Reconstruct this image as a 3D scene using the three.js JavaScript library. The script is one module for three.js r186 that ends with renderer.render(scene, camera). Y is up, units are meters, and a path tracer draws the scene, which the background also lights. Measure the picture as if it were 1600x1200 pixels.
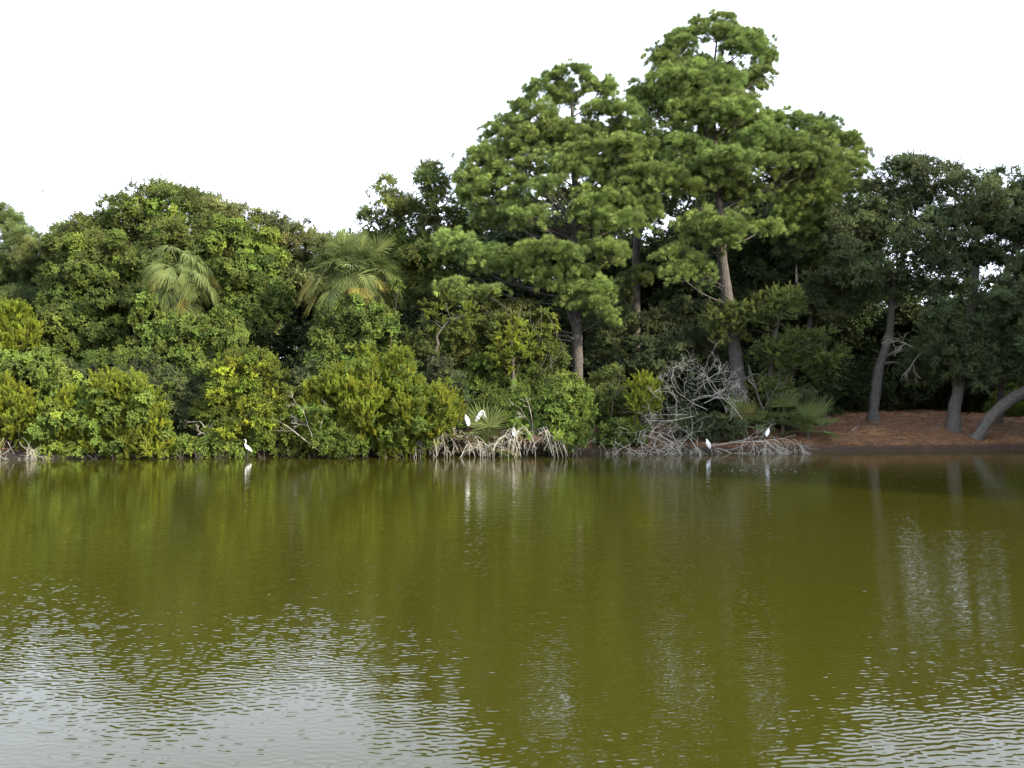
import * as THREE from 'three';
import { mergeGeometries } from 'three/addons/utils/BufferGeometryUtils.js';

// ---------------------------------------------------------------- camera, sky, sun, exposure
const scene = new THREE.Scene();
const F = 1413, EYE = 3.4, PITCH = Math.atan(10 / F);
const camera = new THREE.PerspectiveCamera(2 * Math.atan(600 / F) * 180 / Math.PI, 4 / 3, 0.1, 3000);
camera.position.set(0, EYE, 0);
camera.rotation.set(PITCH, 0, 0);
const SUN = new THREE.Vector3(0.72, 0.44, 0.52).normalize();
{
  const W = 256, H = 128, data = new Float32Array(W * H * 4);
  for (let r = 0; r < H; r++) for (let c = 0; c < W; c++) {
    const up = ((r + 0.5) / H - 0.5) * Math.PI, az = ((c + 0.5) / W - 0.5) * 2 * Math.PI;
    const x = Math.cos(az) * Math.cos(up), y = Math.sin(up), z = Math.sin(az) * Math.cos(up);
    const cs = Math.max(0, x * SUN.x + y * SUN.y + z * SUN.z);
    const k = 1.17 + 0.26 * Math.pow(cs, 3) + 0.5 * Math.pow(cs, 24), hz = Math.max(0, 1 - Math.max(0, y) * 1.6);
    const o = (r * W + c) * 4;
    data[o] = k * (0.84 + 0.09 * hz); data[o + 1] = k * (0.975 + 0.015 * hz); data[o + 2] = k * (1.20 - 0.06 * hz); data[o + 3] = 1;
  }
  const t = new THREE.DataTexture(data, W, H, THREE.RGBAFormat, THREE.FloatType);
  t.mapping = THREE.EquirectangularReflectionMapping; t.magFilter = THREE.LinearFilter; t.needsUpdate = true;
  scene.background = t; scene.environment = t;
}
const sun = new THREE.DirectionalLight(new THREE.Color(1, 0.90, 0.70), 5.0);
sun.position.copy(SUN).multiplyScalar(160).add(new THREE.Vector3(0, 0, -50));
sun.target.position.set(0, 0, -50);
sun.castShadow = true; sun.shadow.radius = 6; sun.shadow.mapSize.set(4096, 4096);
Object.assign(sun.shadow.camera, { left: -60, right: 60, top: 50, bottom: -50, near: 1, far: 320 });
scene.add(sun, sun.target);
const renderer = new THREE.WebGLRenderer({ antialias: true });
renderer.setSize(1024, 768);
renderer.toneMapping = THREE.LinearToneMapping;
renderer.toneMappingExposure = 2.4;
renderer.shadowMap.enabled = true;

// ---------------------------------------------------------------- helpers
const V = (x, y, z) => new THREE.Vector3(x, y, z);
function rng(seed) {
  let s = (seed * 2654435761) | 0;
  const f = () => { s = (s + 0x6d2b79f5) | 0; let t = Math.imul(s ^ (s >>> 15), 1 | s); t = (t + Math.imul(t ^ (t >>> 7), 61 | t)) ^ t; return ((t ^ (t >>> 14)) >>> 0) / 4294967296; };
  for (let i = 0; i < 4; i++) f();
  f.r = (a, b) => a + (b - a) * f();
  f.n = () => { let u = 0; for (let i = 0; i < 4; i++) u += f(); return (u - 2) * 1.2; };
  f.dir = () => { const z = f.r(-1, 1), a = f.r(0, 6.2832), q = Math.sqrt(1 - z * z); return V(q * Math.cos(a), z, q * Math.sin(a)); };
  return f;
}
const hash = (x, y) => { let h = Math.imul(x | 0, 374761393) ^ Math.imul(y | 0, 668265263); h = Math.imul(h ^ (h >>> 13), 1274126177); return ((h ^ (h >>> 16)) >>> 0) / 4294967296; };
const noise = (x, y) => { const i = Math.floor(x), j = Math.floor(y), u = x - i, v = y - j, a = u * u * (3 - 2 * u), b = v * v * (3 - 2 * v); return (hash(i, j) * (1 - a) + hash(i + 1, j) * a) * (1 - b) + (hash(i, j + 1) * (1 - a) + hash(i + 1, j + 1) * a) * b; };
const fbm = (x, y, n = 4) => { let s = 0, a = 0.5; for (let i = 0; i < n; i++) { s += a * noise(x, y); x = x * 2.03 + 17; y = y * 2.03 + 5; a /= 2; } return s; };
const smooth = THREE.MathUtils.smoothstep, lerp = THREE.MathUtils.lerp, clamp = THREE.MathUtils.clamp;
// a survey point: direction given in the picture's 1600 x 1200 grid, distance in metres straight ahead
function at(px, py, d) {
  const v = V((px - 800) / F, (600 - py) / F, -1).applyAxisAngle(V(1, 0, 0), PITCH).multiplyScalar(1);
  return v.multiplyScalar(d / -v.z).add(V(0, EYE, 0));
}
const names = new Map();
function numbered(n) { const k = names.get(n) ?? 0; names.set(n, k + 1); return k ? n + '_' + String(k).padStart(3, '0') : n; }
function tag(o, label, category, group) { o.userData.label = label; o.userData.category = category; if (group) o.userData.group = group; return o; }
function thing(name, label, category, p = V(0, 0, 0), group) {
  const o = new THREE.Group(); o.name = numbered(name); o.position.copy(p); scene.add(o);
  return tag(o, label, category, group);
}
function mesh(name, geo, mat, parent = scene, stuff = false) {
  const m = new THREE.Mesh(geo, mat); m.name = numbered(name); m.castShadow = m.receiveShadow = true;
  if (parent !== scene) geo.userData?.world && m.position.copy(parent.position).negate();
  if (stuff) m.userData.kind = 'stuff';
  parent.add(m); return m;
}
const rgb = (r, g, b) => new THREE.Color().setRGB(r, g, b);
function geom(pos, idx, uv) {
  const g = new THREE.BufferGeometry();
  g.setAttribute('position', new THREE.Float32BufferAttribute(pos, 3));
  if (uv) g.setAttribute('uv', new THREE.Float32BufferAttribute(uv, 2));
  if (idx) g.setIndex(idx);
  return g;
}
// tapered tube through points; radii given per point
function tube(pts, radii, sides = 7, sub = 5, wobble = 0, rand) {
  const curve = new THREE.CatmullRomCurve3(pts, false, 'catmullrom', 0.5), n = (pts.length - 1) * sub;
  const pos = [], idx = [], uv = []; let len = 0, prev = null, side = V(1, 0, 0);
  for (let i = 0; i <= n; i++) {
    const t = i / n, p = curve.getPoint(t), tan = curve.getTangent(t), k = t * (pts.length - 1), a = Math.min(pts.length - 2, Math.floor(k));
    const r = lerp(radii[a], radii[a + 1], k - a);
    if (prev) len += p.distanceTo(prev); prev = p;
    side.addScaledVector(tan, -side.dot(tan)); if (side.lengthSq() < 1e-4) side.set(0.3, 0, 1).addScaledVector(tan, -tan.z); side.normalize();
    const up = V().crossVectors(tan, side);
    for (let j = 0; j <= sides; j++) {
      const an = (j % sides) / sides * 6.2832, w = wobble ? 1 + wobble * (noise(len * 2.2 + 9, (j % sides) * 1.7) - 0.5) * 2 : 1;
      const q = p.clone().addScaledVector(side, Math.cos(an) * r * w).addScaledVector(up, Math.sin(an) * r * w);
      pos.push(q.x, q.y, q.z); uv.push(j / sides * Math.max(0.12, 6.28 * r), len);
    }
  }
  const m = sides + 1;
  for (let i = 0; i < n; i++) for (let j = 0; j < sides; j++) { const a = i * m + j; idx.push(a, a + m, a + 1, a + 1, a + m, a + m + 1); }
  const g = geom(pos, idx, uv); g.computeVertexNormals(); return g;
}
const V0 = V(0, 0, 0);
const merged = (list) => list.length === 1 ? list[0] : mergeGeometries(list);
const local = (g, p) => g.translate(-p.x, -p.y, -p.z);

// ---------------------------------------------------------------- textures
function canvasNoise(size, fn) {
  const d = new Uint8Array(size * size * 4);
  for (let y = 0; y < size; y++) for (let x = 0; x < size; x++) { const c = fn(x / size, y / size), o = (y * size + x) * 4; d[o] = c[0] * 255; d[o + 1] = c[1] * 255; d[o + 2] = c[2] * 255; d[o + 3] = 255; }
  const t = new THREE.DataTexture(d, size, size); t.wrapS = t.wrapT = THREE.RepeatWrapping; t.magFilter = THREE.LinearFilter; t.needsUpdate = true; return t;
}
const barkBump = canvasNoise(256, (u, v) => { const a = noise(u * 22 + 3 * noise(u * 6, v * 6), v * 5), b = fbm(u * 40, v * 20, 3), h = clamp(Math.abs(a - 0.5) * 2.2 * 0.7 + b * 0.4, 0, 1); return [h, h, h]; });
const barkTint = canvasNoise(256, (u, v) => { const a = fbm(u * 14, v * 5, 4), b = fbm(u * 50 + 9, v * 26, 3), h = clamp(0.45 + 0.6 * a * (0.5 + b), 0, 1); return [h, h * (0.96 + 0.05 * b), h * (0.92 + 0.1 * a)]; });
barkTint.colorSpace = THREE.NoColorSpace;
function bark(r, g, b, bump = 0.03) {
  const m = new THREE.MeshStandardMaterial({ color: rgb(r, g, b), roughness: 0.95, map: barkTint, bumpMap: barkBump, bumpScale: bump }); return m;
}
function leafMat(r, g, b, coat = 0.0) {
  return new THREE.MeshPhysicalMaterial({ color: rgb(r * 0.88, g * 0.88, b * 0.88), roughness: 0.92, transmission: 0.30, thickness: 0, specularIntensity: 0.35, side: THREE.DoubleSide, clearcoat: coat, clearcoatRoughness: 0.45 });
}
const M = {
  pineBark: bark(0.100, 0.087, 0.074, 0.05), oakBark: bark(0.118, 0.104, 0.086, 0.05), greyWood: new THREE.MeshStandardMaterial({ color: rgb(0.47, 0.435, 0.36), roughness: 0.95, map: barkTint }),
  tanWood: new THREE.MeshStandardMaterial({ color: rgb(0.46, 0.42, 0.335), roughness: 0.95, map: barkTint }), darkWood: bark(0.09, 0.075, 0.055, 0.02),
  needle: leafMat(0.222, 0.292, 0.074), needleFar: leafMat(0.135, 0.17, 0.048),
  oak: leafMat(0.108, 0.132, 0.026, 0.08), oakGrey: leafMat(0.135, 0.15, 0.045, 0.1), oakDark: leafMat(0.078, 0.100, 0.034, 0.12),
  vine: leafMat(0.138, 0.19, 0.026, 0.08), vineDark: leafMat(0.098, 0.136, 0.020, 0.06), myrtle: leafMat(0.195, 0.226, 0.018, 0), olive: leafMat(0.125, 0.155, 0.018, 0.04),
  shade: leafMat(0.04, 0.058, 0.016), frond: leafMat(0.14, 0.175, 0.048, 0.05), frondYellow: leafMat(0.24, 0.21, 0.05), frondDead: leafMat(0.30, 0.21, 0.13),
  white: new THREE.MeshStandardMaterial({ color: rgb(0.70, 0.69, 0.67), roughness: 0.8 }), dark: new THREE.MeshStandardMaterial({ color: rgb(0.03, 0.03, 0.03), roughness: 0.6 }),
  greyFeather: new THREE.MeshStandardMaterial({ color: rgb(0.20, 0.22, 0.26), roughness: 0.8 }), skin: new THREE.MeshStandardMaterial({ color: rgb(0.35, 0.25, 0.16), roughness: 0.7 }),
};

// ---------------------------------------------------------------- ground and water
const shoreZ = (x) => -(47.9 + x * 0.131) - 0.55 * (fbm(x * 0.35 + 40, 2.5, 3) - 0.45) * 2;
function inland(x, z) { return Math.max(shoreZ(x) - z, z - 2.6, -x - 80, x - 31.5 - 0.8 * noise(z * 0.3, 3)); }
function groundY(x, z) {
  const s = inland(x, z), n = fbm(x * 0.5 + 7, z * 0.5, 4) - 0.47, fine = fbm(x * 2.7, z * 2.7 + 60, 3) - 0.44;
  if (s < 0) return Math.max(-1.3, s * 0.6);
  const h = 0.30 * smooth(s, 0, 0.35) + 0.42 * smooth(s, 0.2, 2.6) + 0.72 * smooth(s, 1.5, 8) + 0.45 * smooth(s, 7, 22);
  return h + n * 0.5 * smooth(s, 0.2, 3) + fine * 0.34 * smooth(s, 0, 0.6);
}
{
  const axis = (parts) => { const a = []; for (const [from, to, step] of parts) for (let v = from; v < to - 1e-6; v += step) a.push(v); a.push(parts.at(-1)[1]); return a; };
  const xs = axis([[-900, -100, 40], [-100, -36, 2], [-36, 40, 0.2], [40, 100, 2], [100, 900, 40]]);
  const zs = axis([[-1400, -200, 50], [-200, -80, 4], [-80, -56, 0.4], [-56, -43, 0.13], [-43, 2, 5], [2, 6, 0.4], [6, 30, 2], [30, 300, 30]]);
  const pos = [], idx = [], uv = [], col = [];
  for (const z of zs) for (const x of xs) {
    const y = groundY(x, z), s = inland(x, z); pos.push(x, y, z); uv.push(x / 3, z / 3);
    const straw = smooth(fbm(x * 0.4, z * 0.4 + 30, 4) + 0.25 * smooth(x, 8, 18), 0.36, 0.62), wet = 1 - 0.75 * (1 - smooth(s, 0.15, 0.9)), pale = smooth(fbm(x * 0.9 + 5, z * 0.5, 3), 0.5, 0.75);
    col.push(lerp(0.05, 0.18 + 0.12 * pale, straw) * wet, lerp(0.035, 0.086 + 0.07 * pale, straw) * wet, lerp(0.021, 0.036 + 0.03 * pale, straw) * wet);
  }
  const w = xs.length;
  for (let j = 0; j < zs.length - 1; j++) for (let i = 0; i < w - 1; i++) { const a = j * w + i; idx.push(a, a + w, a + 1, a + 1, a + w, a + w + 1); }
  const g = geom(pos, idx, uv); g.setAttribute('color', new THREE.Float32BufferAttribute(col, 3)); g.computeVertexNormals();
  const speck = canvasNoise(512, (u, v) => { const a = fbm(u * 60, v * 60, 4), b = noise(u * 190, v * 190), h = clamp(0.35 + 0.9 * a * a + 0.45 * b * b, 0, 1); return [h, h * 0.97, h * 0.93]; });
  const m = new THREE.MeshStandardMaterial({ vertexColors: true, roughness: 1, map: speck, bumpMap: speck, bumpScale: 0.04 });
  const o = mesh('ground', g, m); o.userData.kind = 'structure';
}
{
  // wind ripples: one tile of a random directional spectrum, by inverse FFT, kept as a normal map
  const N = 1024, L = 13.7, re = new Float32Array(N * N), im = new Float32Array(N * N), R = rng(5);
  const gauss = () => Math.sqrt(-2 * Math.log(R() + 1e-9)) * Math.cos(6.2832 * R());
  // slopes sx + i*sz have spectrum (i*kx - kz) * h(k)
  for (let j = 0; j < N; j++) for (let i = 0; i < N; i++) {
    const a = i < N / 2 ? i : i - N, b = j < N / 2 ? j : j - N, k = Math.hypot(a, b) * 2 * Math.PI / L; if (!k) continue;
    const lam = 2 * Math.PI / k; if (lam < 0.045 || lam > 3.2) continue;
    const hr = gauss(), hi = gauss();
    const th = Math.atan2(Math.abs(a), Math.abs(b)), thS = Math.atan2(a, b), two = Math.exp(-(((thS > 1.5708 ? thS - Math.PI : thS < -1.5708 ? thS + Math.PI : thS) - 0.2) ** 2) / 0.07) + 0.55 * Math.exp(-(((thS > 1.5708 ? thS - Math.PI : thS < -1.5708 ? thS + Math.PI : thS) + 0.32) ** 2) / 0.06) + 0.05 * Math.exp(-th * th);
    const peak = Math.exp(-(Math.log(lam / 0.095) ** 2) / 0.25) + 0.14 * Math.exp(-(Math.log(lam / 0.6) ** 2) / 0.4);
    const amp = peak * Math.sqrt(two) / (k * k);      // slope amplitude ~ peak / k
    const kx = a * 2 * Math.PI / L, kz = b * 2 * Math.PI / L;
    re[j * N + i] = amp * (-kz * hr - kx * hi); im[j * N + i] = amp * (kx * hr - kz * hi);
  }
  const fft = (r, m, off, step) => {
    for (let i = 1, j = 0; i < N; i++) { let bit = N >> 1; for (; j & bit; bit >>= 1) j ^= bit; j ^= bit; if (i < j) { const p = off + i * step, q = off + j * step; let t = r[p]; r[p] = r[q]; r[q] = t; t = m[p]; m[p] = m[q]; m[q] = t; } }
    for (let len = 2; len <= N; len <<= 1) { const ang = 2 * Math.PI / len, h = len >> 1; for (let k = 0; k < h; k++) { const c = Math.cos(ang * k), s = Math.sin(ang * k); for (let i = k; i < N; i += len) { const p = off + i * step, q = off + (i + h) * step, x = r[q] * c - m[q] * s, y = r[q] * s + m[q] * c; r[q] = r[p] - x; m[q] = m[p] - y; r[p] += x; m[p] += y; } } }
  };
  for (let j = 0; j < N; j++) fft(re, im, j * N, 1);
  for (let i = 0; i < N; i++) fft(re, im, i, N);
  // real random phases were independent per k, so re and im are two independent slope fields
  let v = 0; for (let i = 0; i < N * N; i++) v += im[i] * im[i]; const rms = Math.sqrt(v / (N * N));
  let vx = 0; for (let i = 0; i < N * N; i++) vx += re[i] * re[i]; const rmsr = Math.sqrt(vx / (N * N));
  // laid out over the pond once: rows finer where the water is near the viewing bank; wind patches and a calm lee under the far trees
  const RZ = 0.029, W = 2048, data = new Float32Array(W * W * 4), x0 = -32, x1 = 32, BANDS = [[5, 0], [-7, 100 / W], [-22, 1300 / W], [-58, 1]];
  const zAt = (v) => { for (let k = 1; k < 4; k++) if (v <= BANDS[k][1]) return lerp(BANDS[k - 1][0], BANDS[k][0], (v - BANDS[k - 1][1]) / (BANDS[k][1] - BANDS[k - 1][1])); return -58; };
  const tap = (a, x, z) => { const fx = ((x / L) % 1 + 1) % 1 * N, fz = ((z / L) % 1 + 1) % 1 * N, i = Math.floor(fx), j = Math.floor(fz), u = fx - i, w = fz - j, i0 = i % N, i1 = (i + 1) % N, j0 = (j % N) * N, j1 = ((j + 1) % N) * N; return (a[j0 + i0] * (1 - u) + a[j0 + i1] * u) * (1 - w) + (a[j1 + i0] * (1 - u) + a[j1 + i1] * u) * w; };
  for (let j = 0; j < W; j++) {
    const z = zAt((j + 0.5) / W);
    for (let i = 0; i < W; i++) {
      const x = lerp(x0, x1, (i + 0.5) / W), off = z + 47.9 + x * 0.131, lee = 0.42 + 0.58 * smooth(off, 1.5, 17), near = 0.80 + 0.20 * smooth(-z, 10, 17);
      const streak = fbm(x * 0.16 + z * 0.10 + 31, z * 0.34 - x * 0.05, 3), gust = fbm(x * 0.07 + 3, z * 0.09 + 8, 2), patch = lee * near * clamp(0.25 + 1.15 * streak + 0.75 * gust, 0.4, 1.7);
      const o = j * W + i, sz = tap(re, x, z) / rmsr * RZ * patch, sx = tap(im, x, z) / rms * RZ * 0.35 * patch, q = 1 / Math.hypot(1, sx, sz);
      data[o * 4] = -sx * q * 0.5 + 0.5; data[o * 4 + 1] = sz * q * 0.5 + 0.5; data[o * 4 + 2] = q * 0.5 + 0.5; data[o * 4 + 3] = 1;
    }
  }
  const t = new THREE.DataTexture(data, W, W, THREE.RGBAFormat, THREE.FloatType); t.wrapS = THREE.RepeatWrapping; t.wrapT = THREE.RepeatWrapping; t.magFilter = THREE.LinearFilter; t.needsUpdate = true;
  const pos = [], uv = [], idx = [];
  BANDS.forEach(([z, v], k) => { pos.push(-86, 0, z, 86, 0, z); uv.push((-86 - x0) / (x1 - x0), v, (86 - x0) / (x1 - x0), v); if (k) { const a = k * 2 - 2; idx.push(a, a + 1, a + 3, a, a + 3, a + 2); } });
  const g = geom(pos, idx, uv); g.computeVertexNormals();
  const m = new THREE.MeshPhysicalMaterial({ color: rgb(0.0285, 0.0262, 0.0030), roughness: 0.03, ior: 1.333, normalMap: t, normalScale: new THREE.Vector2(1, 1) });
  const o = mesh('water', g, m); o.userData.kind = 'structure';
}

// ---------------------------------------------------------------- leaf sprays (shared geometries)
function leaf(pos, b, dir, nrm, l, w, fold = 0.25) {
  const side = V().crossVectors(dir, nrm).normalize(), mid = b.clone().addScaledVector(dir, l * 0.45), tip = b.clone().addScaledVector(dir, l).addScaledVector(nrm, -l * 0.15);
  const a = mid.clone().addScaledVector(side, w / 2).addScaledVector(nrm, w * fold), c = mid.clone().addScaledVector(side, -w / 2).addScaledVector(nrm, w * fold);
  for (const q of [b, a, tip, b, tip, c]) pos.push(q.x, q.y, q.z);
}
function spray(seed, n, R, l, w, { flat = 0.5, droop = 0, up = 0.5, twigs = 5 } = {}) {   // leafy twigs fanning out from the origin along +y
  const f = rng(seed), pos = [], per = Math.ceil(n / twigs);
  for (let k = 0; k < twigs; k++) {
    const d = V(f.n() * 0.75, f.r(0.25, 1), f.n() * 0.75).normalize(), len = R * f.r(0.7, 1.15);
    for (let i = 0; i < per; i++) {
      const t = (i + 0.6) / per, p = d.clone().multiplyScalar(len * t); p.y -= droop * len * t * t; p.add(f.dir().multiplyScalar(R * 0.08));
      const ld = d.clone().multiplyScalar(0.7).add(f.dir().multiplyScalar(0.9)).normalize(); ld.y += up * 0.3 - droop * 0.5; ld.normalize();
      const nn = f.dir().multiplyScalar(1 - flat).add(V(0, 1, 0)).addScaledVector(ld, 0).normalize();
      leaf(pos, p, ld, nn.addScaledVector(ld, -nn.dot(ld)).normalize(), l * f.r(0.75, 1.25), w * f.r(0.8, 1.2));
    }
  }
  return geom(pos);
}
function shoot(seed, n, H, l, w) {                       // an upright shoot clothed in leaves (wax myrtle)
  const f = rng(seed), pos = [];
  for (let k = 0; k < 3; k++) {
    const lean = V(f.n() * 0.35, 1, f.n() * 0.35).normalize(), h = H * (k ? f.r(0.5, 0.85) : 1);
    for (let i = 0; i < n / 3; i++) {
      const t = (i + 0.5) / (n / 3), a = i * 2.4 + k, p = lean.clone().multiplyScalar(h * (0.1 + 0.9 * t));
      const d = V(Math.cos(a), 0.55 + 0.9 * t, Math.sin(a)).normalize(), nn = V(-Math.cos(a) * 0.6, 1, -Math.sin(a) * 0.6).add(f.dir().multiplyScalar(0.3)); nn.addScaledVector(d, -nn.dot(d)).normalize();
      leaf(pos, p, d, nn, l * f.r(0.7, 1.2) * (1.1 - 0.4 * t), w);
    }
  }
  return geom(pos);
}
function tuft(seed, n, len, l, w) {                      // long pine needles round the end of a twig
  const f = rng(seed), pos = [];
  for (let i = 0; i < n; i++) {
    const t = Math.pow(f(), 0.7), p = V(f.n() * 0.02, len * t, f.n() * 0.02), a = f() * 6.2832, e = f.r(-0.15, 0.75) + 0.5 * t;
    const d = V(Math.cos(a) * Math.cos(e), Math.sin(e), Math.sin(a) * Math.cos(e)), s = V().crossVectors(d, f.dir()).normalize().multiplyScalar(w / 2), ll = l * f.r(0.75, 1.15);
    const m = p.clone().addScaledVector(d, ll * 0.55), q = p.clone().addScaledVector(d, ll); q.y -= ll * 0.12;
    pos.push(p.x, p.y, p.z, m.x + s.x, m.y + s.y, m.z + s.z, q.x, q.y, q.z, p.x, p.y, p.z, q.x, q.y, q.z, m.x - s.x, m.y - s.y, m.z - s.z);
  }
  return geom(pos);
}
const G = {
  oak: [spray(11, 84, 0.42, 0.10, 0.062), spray(12, 84, 0.46, 0.105, 0.065, { flat: 0.3 })],
  big: [spray(13, 70, 0.6, 0.16, 0.11), spray(14, 70, 0.62, 0.16, 0.11, { flat: 0.3 })],
  vine: [spray(15, 60, 0.40, 0.11, 0.10, { flat: 0.6, droop: 0.5, up: -0.4 }), spray(16, 60, 0.42, 0.115, 0.105, { flat: 0.7, droop: 0.7, up: -0.4 })],
  small: [spray(17, 76, 0.32, 0.08, 0.056), spray(18, 76, 0.34, 0.08, 0.058, { flat: 0.25 })],
  myrtle: [shoot(19, 78, 0.5, 0.105, 0.045), shoot(20, 72, 0.42, 0.10, 0.045)],
  tuft: [tuft(21, 120, 0.17, 0.38, 0.0135), tuft(22, 120, 0.12, 0.36, 0.0135)],
  wisp: [tuft(23, 90, 0.4, 0.26, 0.015), tuft(24, 90, 0.45, 0.24, 0.015)],
};
// scatter of sprays -> InstancedMesh parts, half the sprays of each shape
const Y = V(0, 1, 0), tmpQ = new THREE.Quaternion(), spin = new THREE.Quaternion(), mat4 = new THREE.Matrix4();
function scatter(name, shapes, mat, list, parent, f) {
  shapes.forEach((geo, v) => {
    const mine = list.filter((_, i) => i % shapes.length === v); if (!mine.length) return;
    const im = new THREE.InstancedMesh(geo, mat, mine.length); im.name = numbered(name); im.castShadow = im.receiveShadow = true; im.userData.kind = 'stuff';
    mine.forEach((s, i) => {
      tmpQ.setFromUnitVectors(Y, s.d).multiply(spin.setFromAxisAngle(Y, f() * 6.2832));
      mat4.compose(s.p.clone().sub(parent.position), tmpQ, V(s.s, s.s, s.s)); im.setMatrixAt(i, mat4); im.setColorAt(i, s.c);
    });
    parent.add(im);
  });
}
function inPoly(p, x, y) { let r = false; for (let i = 0, j = p.length - 1; i < p.length; j = i++) if ((p[i][1] > y) !== (p[j][1] > y) && x < (p[j][0] - p[i][0]) * (y - p[i][1]) / (p[j][1] - p[i][1]) + p[i][0]) r = !r; return r; }
function edge(p, x, y) { let best = 1e9; for (let i = 0, j = p.length - 1; i < p.length; j = i++) { const [ax, ay] = p[j], dx = p[i][0] - ax, dy = p[i][1] - ay, t = clamp(((x - ax) * dx + (y - ay) * dy) / (dx * dx + dy * dy), 0, 1); best = Math.min(best, Math.hypot(x - ax - t * dx, y - ay - t * dy)); } return best; }
function area(p) { let a = 0; for (let i = 0, j = p.length - 1; i < p.length; j = i++) a += p[j][0] * p[i][1] - p[i][0] * p[j][1]; return Math.abs(a) / 2; }
const tint = (f, spread, warm) => { const b = 1 + spread * f.n(), w = warm * f.n(); return [b * (1 + w), b, b * (1 - w * 0.5)]; };
// a rounded body of foliage: clumps of different size through its depth, each a loose shell of sprays
function clumps(f, poly, d, { thick = 2, rad = [0.32, 0.9], cover = 3.2, wild = 0.25, spread = 0.26, warm = 0.10 } = {}) {
  const m = d / F, out = [], xs = poly.map((p) => p[0]), ys = poly.map((p) => p[1]), x0 = Math.min(...xs), x1 = Math.max(...xs), y0 = Math.min(...ys), y1 = Math.max(...ys);
  const ph = Math.floor(f() * 500), target = area(poly) * m * m * cover; let done = 0, guard = 0;
  while (done < target && guard++ < 20000) {
    const x = f.r(x0, x1), y = f.r(y0, y1); if (!inPoly(poly, x, y)) continue;
    const e = edge(poly, x, y) * m, r = Math.min(lerp(rad[0], rad[1], f() ** 1.6), Math.max(rad[0] * 0.7, e + wild));
    if (e < r * 0.55 && f() > 0.25) { continue; }
    const t = (thick * Math.sqrt(1 - (1 - Math.min(1, e / thick)) ** 2) + 0.05) * clamp(-0.55 + 3.4 * fbm(x * m * 0.75 + ph, y * m * 0.75, 2), -0.5, 1.15), u = f() < 0.72 ? Math.sqrt(f()) : -f() * Math.sign(t || 1);
    out.push({ c: at(x, y, d - u * t), r, px: x, py: y, front: u, k: tint(f, spread, warm) }); done += Math.PI * r * r;
  }
  return out;
}
function leaves(f, cl, { dens = 42, lift = 0.35, squash = 0.8, size = [0.75, 1.2], spread = 0.22, out = 1, hang = 0 } = {}) {
  const list = [];
  for (const c of cl) {
    const n = Math.round(dens * c.r * c.r * f.r(0.8, 1.2));
    for (let i = 0; i < n; i++) {
      const d = f.dir(); if (d.y < -0.3 && f() < 0.6 - hang) d.y *= -1;
      const q = f.r(0.55, 1.08) * (f() < 0.08 ? f.r(1.15, 1.6) : 1), p = c.c.clone().add(V(d.x, d.y * squash, d.z).multiplyScalar(c.r * q));
      const o = d.multiplyScalar(out).add(V(0, lift, 0)).add(f.dir().multiplyScalar(0.35)).normalize(), b = (1 + spread * f.n()) * (f() < 0.1 ? 1.5 : 1);
      list.push({ p, d: o, s: f.r(...size), c: rgb(clamp(c.k[0] * b, 0.3, 2.2), clamp(c.k[1] * b, 0.3, 2.2), clamp(c.k[2] * b, 0.3, 2.2)) });
    }
  }
  return list;
}
// trunk given by survey points (px, py, radius px), standing on the ground
function trunkPts(pts, d) { return [pts.map(([x, y, , dz]) => at(x, y, d - (dz ?? 0))), pts.map(([, , r]) => r * d / F)]; }
function stand(pts, d, base) {           // first point moved on to the ground below the second
  const [p, r] = trunkPts(pts, d); p.unshift(V(p[0].x + (p[0].x - p[1].x) * 0.15, 0, p[0].z)); p[0].y = groundY(p[0].x, p[0].z) - 0.1; r.unshift(r[0] * (base ?? 1.45));
  if (p[0].y > p[1].y - 0.3) { p.splice(1, 1); r.splice(1, 1); }
  return [p, r];
}
function addLimbs(f, t, mat, trunk, radii, targets, name = 'limb', r0 = 0.35) {
  const curve = new THREE.CatmullRomCurve3(trunk), list = [];
  for (const c of targets) {
    let best = 0.5, bd = 1e9; for (let k = 0.3; k <= 0.98; k += 0.04) { const q = curve.getPoint(k), dd = q.distanceTo(c.c) + (q.y > c.c.y - 0.3 ? 2.5 : 0); if (dd < bd) { bd = dd; best = k; } }
    const s = curve.getPoint(best), kk = best * (radii.length - 1), a = Math.floor(kk), r = lerp(radii[a], radii[Math.min(a + 1, radii.length - 1)], kk - a) * r0, m = s.clone().lerp(c.c, 0.5).add(f.dir().multiplyScalar(0.12 * s.distanceTo(c.c))); m.y += 0.08 * bd;
    list.push([s, m, c.c, r]);
    const g = tube([s, m, c.c], [Math.max(0.03, r), Math.max(0.02, r * 0.6), 0.012], 5, 5, 0.1); list.at(-1).push(g);
  }
  for (const l of list) mesh(name, local(l[4], t.position), mat, t);
}
function broadleaf(seed, spec) {
  const f = rng(seed), { d, poly } = spec, [tp, tr] = stand(spec.trunk, d), t = thing(spec.name, spec.label, spec.category ?? 'tree', tp[0].clone(), spec.group);
  mesh('trunk', local(tube(tp, tr, 9, 6, 0.14), t.position), spec.bark ?? M.oakBark, t);
  const cl = (Array.isArray(poly[0][0]) ? poly : [poly]).flatMap((p) => clumps(f, p, d, spec));
  const far = [...cl].sort((a, b) => b.r - a.r).slice(0, spec.limbs ?? 9);
  addLimbs(f, t, spec.bark ?? M.oakBark, tp, tr, far, 'limb');
  scatter('crown', spec.shapes, spec.mat, leaves(f, cl, spec), t, f);
  for (const e of spec.extra ?? []) { const c2 = clumps(f, e.poly, d - (e.dz ?? 0.6), { ...spec, ...e }); scatter(e.name ?? 'crown', e.shapes ?? spec.shapes, e.mat ?? spec.mat, leaves(f, c2, { ...spec, ...e }), t, f); }
  return t;
}
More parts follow.
